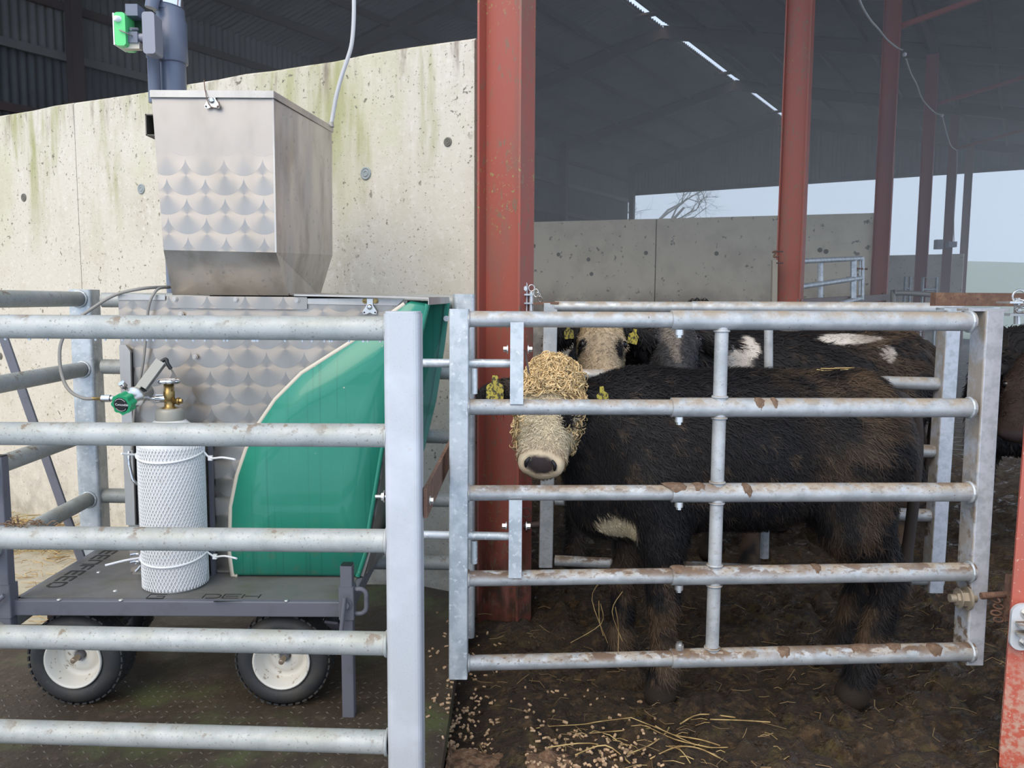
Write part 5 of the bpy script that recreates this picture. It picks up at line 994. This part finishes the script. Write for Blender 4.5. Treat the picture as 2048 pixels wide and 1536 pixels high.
build_cow('cow', 'black and white cow with dark grey face and white blaze behind the rear gate', C3, (0.35, 3.65, -0.02), (2.45, 5.0, 1.65), 0.02, coat(C3, np.array([0.060, 0.059, 0.064]), [((0.13, -0.2, 1.02), (0.10, 0.25, 0.12), W_ * 0.8), ((0.22, 0, 1.13), (0.05, 0.3, 0.06), W_), ((0.72, -0.1, 1.175), (0.17, 0.12, 0.030), W_ * 1.1), ((0.88, -0.2, 1.12), (0.04, 0.1, 0.06), W_ * 0.7)], 0.8, blaze=True), 14000, 0, droop=(0.2, 0.2), cm=-0.02, fl=0.045, fw=0.0028, limit=lambda c: (c[:, 2] > 0.5) * 1.0)
C4 = Cow(0, (1.45, 5.35, 0), 1.08, P(1395, 650, 5.0), (-0.2, -0.7, -0.6), (0, -0.6, 0.75), 1.05)
build_cow('cow', 'muddy black cow standing third from the gate, only its back line showing above the others', C4, (0.6, 4.5, -0.02), (2.9, 6.0, 1.75), 0.028, coat(C4, BLK * 2, [((0.3, 0, 1.2), (0.12, 0.2, 0.03), W_ * 0.4)], 0.9, nose=False), 2500, 160, cm=0.0, limit=lambda c: (c[:, 2] > 0.9) * 1.0)
C6 = Cow(28, (2.62, 4.45, 0), 1.10, P(2062, 760, 4.0), (-0.45, -0.35, -0.8), (-0.3, -0.6, 0.6), 1.0)
build_cow('cow', 'dark brown and black cow cut off by the right edge behind the red post', C6, (2.0, 3.5, -0.02), (4.1, 5.6, 1.65), 0.028, coat(C6, np.array([0.03, 0.018, 0.013]), [((0.55, 0, 0.6), (0.4, 0.4, 0.2), (0.03, 0.017, 0.012))], 0.6), 3500, 0, limit=lambda c: (c[:, 0] < 3.2) * 1.0)

# ------------------------------------------------------------------ litter on the ground
def ground_z(x, y):
    p = np.array([[x, y, 0.0]]); z = (fbm(p, 1.3, 3, 1) - 0.5) * 0.10 + (fbm(p, 8, 4, 5) - 0.5) * 0.05 + np.maximum(0, fbm(p, 17, 3, 9) - 0.5) * 0.12 - np.clip(1 - np.abs(vnoise(p, 4.5, 21) - 0.5) * 5, 0, 1) * 0.028 - 0.01
    return float(z[0]) if x > 0.05 else -0.02
mb = MB()
for i in range(560):
    if i < 380:
        u = random.random() ** 1.7; px = 895 + u * 420; py = 1560 - (random.random() ** 1.6) * (170 - 100 * u)
    elif i < 500: px, py = random.uniform(880, 1330), random.uniform(1370, 1600)
    else: px, py = random.uniform(840, 1000), random.uniform(1250, 1480)
    p = G(px, py, 0.0); z = ground_z(p.x, p.y) + 0.004
    if p.x < -0.21: z = 0.066
    elif p.x < 0: z = -0.03
    a = random.uniform(0, PI); t = random.uniform(-0.5, 0.5); d = V((math.cos(a) * math.cos(t), math.sin(a) * math.cos(t), math.sin(t))); L = random.uniform(0.002, 0.009)
    mb.tube([V((p.x, p.y, z)) - d * L, V((p.x, p.y, z)) + d * L], random.uniform(0.0034, 0.0056), 6)
tag(obj('feed_pellets', mb, PELLET, None, 'stuff'), 'spilled pale feed pellets scattered on the mud by the plate edge', 'feed pellets')
def straw(n, fx, L=(0.05, 0.16), r=0.0016):
    mb = MB()
    for i in range(n):
        p, dz = fx(); a = random.uniform(0, 2 * PI); l = random.uniform(*L); d = V((math.cos(a), math.sin(a), 0)) * l; k = V((-d.y, d.x, 0)) * random.uniform(-0.25, 0.25)
        m_ = p + d * 0.5 + k + Z_ * (dz + random.uniform(0, 0.012)); e = p + d + Z_ * (dz + random.uniform(-0.004, 0.02))
        mb.tube([p + Z_ * dz, m_, e], r * random.uniform(0.6, 1.4), 4)
    return mb
mb = MB()
for pts in (((1095, 1510), (1180, 1509), (1268, 1513)), ((1072, 1466), (1105, 1458), (1165, 1449), (1200, 1460), (1262, 1462)), ((1255, 1530), (1300, 1500), (1330, 1478), (1338, 1455)), ((1262, 1462), (1330, 1478), (1400, 1492), (1455, 1512)), ((1290, 1470), (1350, 1484), (1425, 1498)), ((1310, 1458), (1345, 1466), (1400, 1488), (1440, 1500)), ((1300, 1522), (1350, 1512), (1395, 1514), (1440, 1530)), ((1332, 1500), (1360, 1520), (1380, 1545)), ((1180, 1480), (1230, 1470), (1300, 1468)), ((1420, 1462), (1480, 1450), (1540, 1447)), ((1150, 1530), (1210, 1524), (1260, 1540)), ((1360, 1450), (1400, 1440), (1470, 1442))):
    q = [G(px, py, 0.0) for px, py in pts]; q = [V((p.x, p.y, ground_z(p.x, p.y) + 0.012 + 0.008 * (k % 2))) for k, p in enumerate(q)]; r = random.uniform(0.0016, 0.0028); mb.tube(smooth_path(q, 4), r, 5)
for k in range(26):
    p = G(random.gauss(1330, 120), random.uniform(1440, 1560), 0.0); z = ground_z(p.x, p.y) + 0.012; a = random.gauss(0, 0.6); d = V((math.cos(a), math.sin(a), 0)) * random.uniform(0.02, 0.09); p = V((p.x, p.y, z)); mb.tube([p, p + d * 0.5 + Z_ * 0.006, p + d], random.uniform(0.0009, 0.0018), 4)
tag(obj('loose_straw', mb, STRAW, None, 'stuff'), 'loose pale straw stalks on the wet mud in front of the gate', 'straw')
# a spill of wet meal under the pellets
mb = MB(); rows = []; c0 = G(985, 1545, 0.0)
for j in range(36):
    row = []
    for i in range(44):
        u, v = (i / 43 - 0.5) * 2, (j / 35 - 0.5) * 2; x, y = c0.x + 0.27 * u, c0.y + 0.17 * v; n_ = float(fbm(np.array([[x, y, 3.0]]), 14, 4, 77)[0]); n2_ = float(fbm(np.array([[x, y, 5.0]]), 60, 2, 78)[0]); x = max(x, -0.2)
        row.append(V((x, y, (ground_z(x, y) if x > -0.19 else 0.0) + 0.016 * (1 - u * u - v * v) + 0.03 * (n_ - 0.5) + 0.014 * (n2_ - 0.5) - 0.004)))
    rows.append(row)
mb.loft(rows, closed=False, caps=False, smooth=True)
tag(obj('spilled_meal', mb, M('wet_meal', (0.15, 0.078, 0.042), 0.9, 0.0, [('noise', 60, 4, 0.42, 0.62, (0.25, 0.155, 0.09), {}), ('noise', 25, 4, 0.5, 0.62, (0.07, 0.042, 0.022), {})], (150, 3, 0.8, 0.006)), None, 'stuff'), 'pinkish brown wet meal spilled beside the steel plate', 'animal feed')
def f_mud():
    x, y = random.uniform(-0.1, 2.4), random.uniform(2.2, 3.9); return V((x, y, ground_z(x, y))), 0.008
tag(obj('trodden_straw', straw(330, f_mud, (0.02, 0.09), 0.0013), M('muddy_straw', (0.24, 0.16, 0.075), 0.8), None, 'stuff'), 'short trodden straw bits scattered over the mud below the gates', 'straw')
def f_pile():
    s = random.uniform(2.2, 4.6); p = WL(s, 0) - wn * (0.2 + abs(random.gauss(0.0, 0.2))); return V((p.x, p.y, 0.01 + random.uniform(0, 0.05))), 0.01
tag(obj('straw_litter', straw(900, f_pile, (0.06, 0.19), 0.0022), STRAW, None, 'stuff'), 'drift of yellow straw along the foot of the concrete wall behind the feeder', 'straw')
def f_ap():
    x, y = random.uniform(-2.6, -1.6), random.uniform(3.3, 4.8); return V((x, y, 0.01)), 0.004
tag(obj('apron_straw', straw(150, f_ap, (0.05, 0.2), 0.0018), STRAW, None, 'stuff'), 'straw wisps on the pale concrete left of the trolley', 'straw')
mb = MB()
for k in range(36):
    p = P(random.gauss(45, 22), 1052, 2.11); d = V((random.uniform(-1, 1), random.uniform(-.3, .3), random.uniform(-.2, .5))).normalized() * random.uniform(0.01, 0.035); mb.tube([p + V((0, 0, 0.003)), p + d * 0.6 + Z_ * 0.006, p + d], 0.0016, 4)
tag(obj('muck_clump', mb, M('dry_muck', (0.19, 0.12, 0.07), 0.9), None, 'stuff'), 'clump of dry muck and straw stuck on the third rail of the front barrier', 'muck')
# mud splats stuck to the front gate
MUCK = M('dried_mud', (0.135, 0.082, 0.05), 0.85, 0.0, [('noise', 60, 4, 0.45, 0.65, (0.20, 0.13, 0.085), {})], (90, 4, 0.5, 0.003))
def splat(i, px, w, ang=0.6, sleeve=True):
    a, b = rails[i]; c = a.lerp(b, (px - 936) / 1009.0); d = (b - a).normalized(); R = (0.0302 if px > 1335 else 0.0243); mb = MB(); rows = []
    jit = random.uniform(-0.35, 0.5); lean = random.uniform(-0.4, 0.4)
    for k in range(9):
        u = (k / 8 - 0.5) * 2; hh = math.sqrt(max(0, 1 - u * u)) * (0.8 + 0.35 * random.random()); row = []
        for j in range(7):
            v = (j / 6 - 0.5) * 2; th = PI * 0.62 + jit + v * (0.7 + 0.4 * random.random()) * hh + lean * u; e = 0.0035 * (1 - v * v) * (1 - u * u) + 0.0003; row.append(c + d * (u * w * (0.45 + 0.12 * random.random())) + (Y_ * math.cos(th) + Z_ * math.sin(th)) * (R + e))
        rows.append(row)
    mb.loft(rows, closed=False, caps=False, smooth=True); obj('mud_splat', mb, MUCK, gate)
for i, px, w in ((2, 1338, 0.075), (2, 1385, 0.04), (2, 1480, 0.03), (1, 1505, 0.03), (1, 1535, 0.02), (4, 1555, 0.04), (4, 1710, 0.075), (4, 1780, 0.05), (3, 1620, 0.03), (3, 1345, 0.05), (4, 1860, 0.05)): splat(i, px, w)

# ------------------------------------------------------------------ bare tree in the fog
def tree(o, h):
    mb = MB()
    def br(p, d, L, r, k):
        n = 4; pts = [p]; dd = d.copy()
        for i in range(n): dd = (dd + V((random.gauss(0, .16), random.gauss(0, .16), random.gauss(0.02, .10)))).normalized(); pts.append(pts[-1] + dd * L / n)
        mb.tube(pts, [lerp(r, r * 0.55, i / n) for i in range(n + 1)], 5 if k > 2 else 3, caps=False)
        if k == 0: return
        for i in range(3 if k > 1 else 4):
            t = random.randint(2, n); ax = V((random.gauss(0, 1), random.gauss(0, 1), random.gauss(0.1, .6))).normalized(); br(pts[t], (dd + ax * 1.15).normalized(), L * random.uniform(0.55, 0.8), r * 0.5, k - 1)
    br(V(o), V((0, 0, 1)), h * 0.30, h * 0.026, 6)
    return mb
random.seed(11)
tt = thing('bare_tree', 'bare winter tree showing faintly through the fog beyond the far gable opening', 'tree', (6.7, 44, 0.2))
obj('trunk', tree((6.6, 44, 0.2), 17.5), BARK, tt)
# ------------------------------------------------------------------ fog: one body of real haze through and beyond the shed
hz = bpy.data.materials.new('fog'); hz.use_nodes = True; nt = hz.node_tree; nt.nodes.clear()
out = nt.nodes.new('ShaderNodeOutputMaterial'); vs = nt.nodes.new('ShaderNodeVolumeScatter'); vs.inputs['Color'].default_value = (0.985, 0.99, 1.0, 1); vs.inputs['Density'].default_value = 0.026; vs.inputs['Anisotropy'].default_value = 0.1
nt.links.new(vs.outputs[0], out.inputs['Volume'])
hb_ = MB(); hb_.prism([SH(52, -42, -0.6), SH(52, 34, -0.6), SH(4.2, 16, -0.6), SH(4.2, -14, -0.6)], Z_ * 10.2)
obj('fog', hb_, hz, None, 'stuff'); bpy.data.objects['fog']['label'] = 'thin grey fog hanging in and beyond the shed'; bpy.data.objects['fog']['category'] = 'fog'
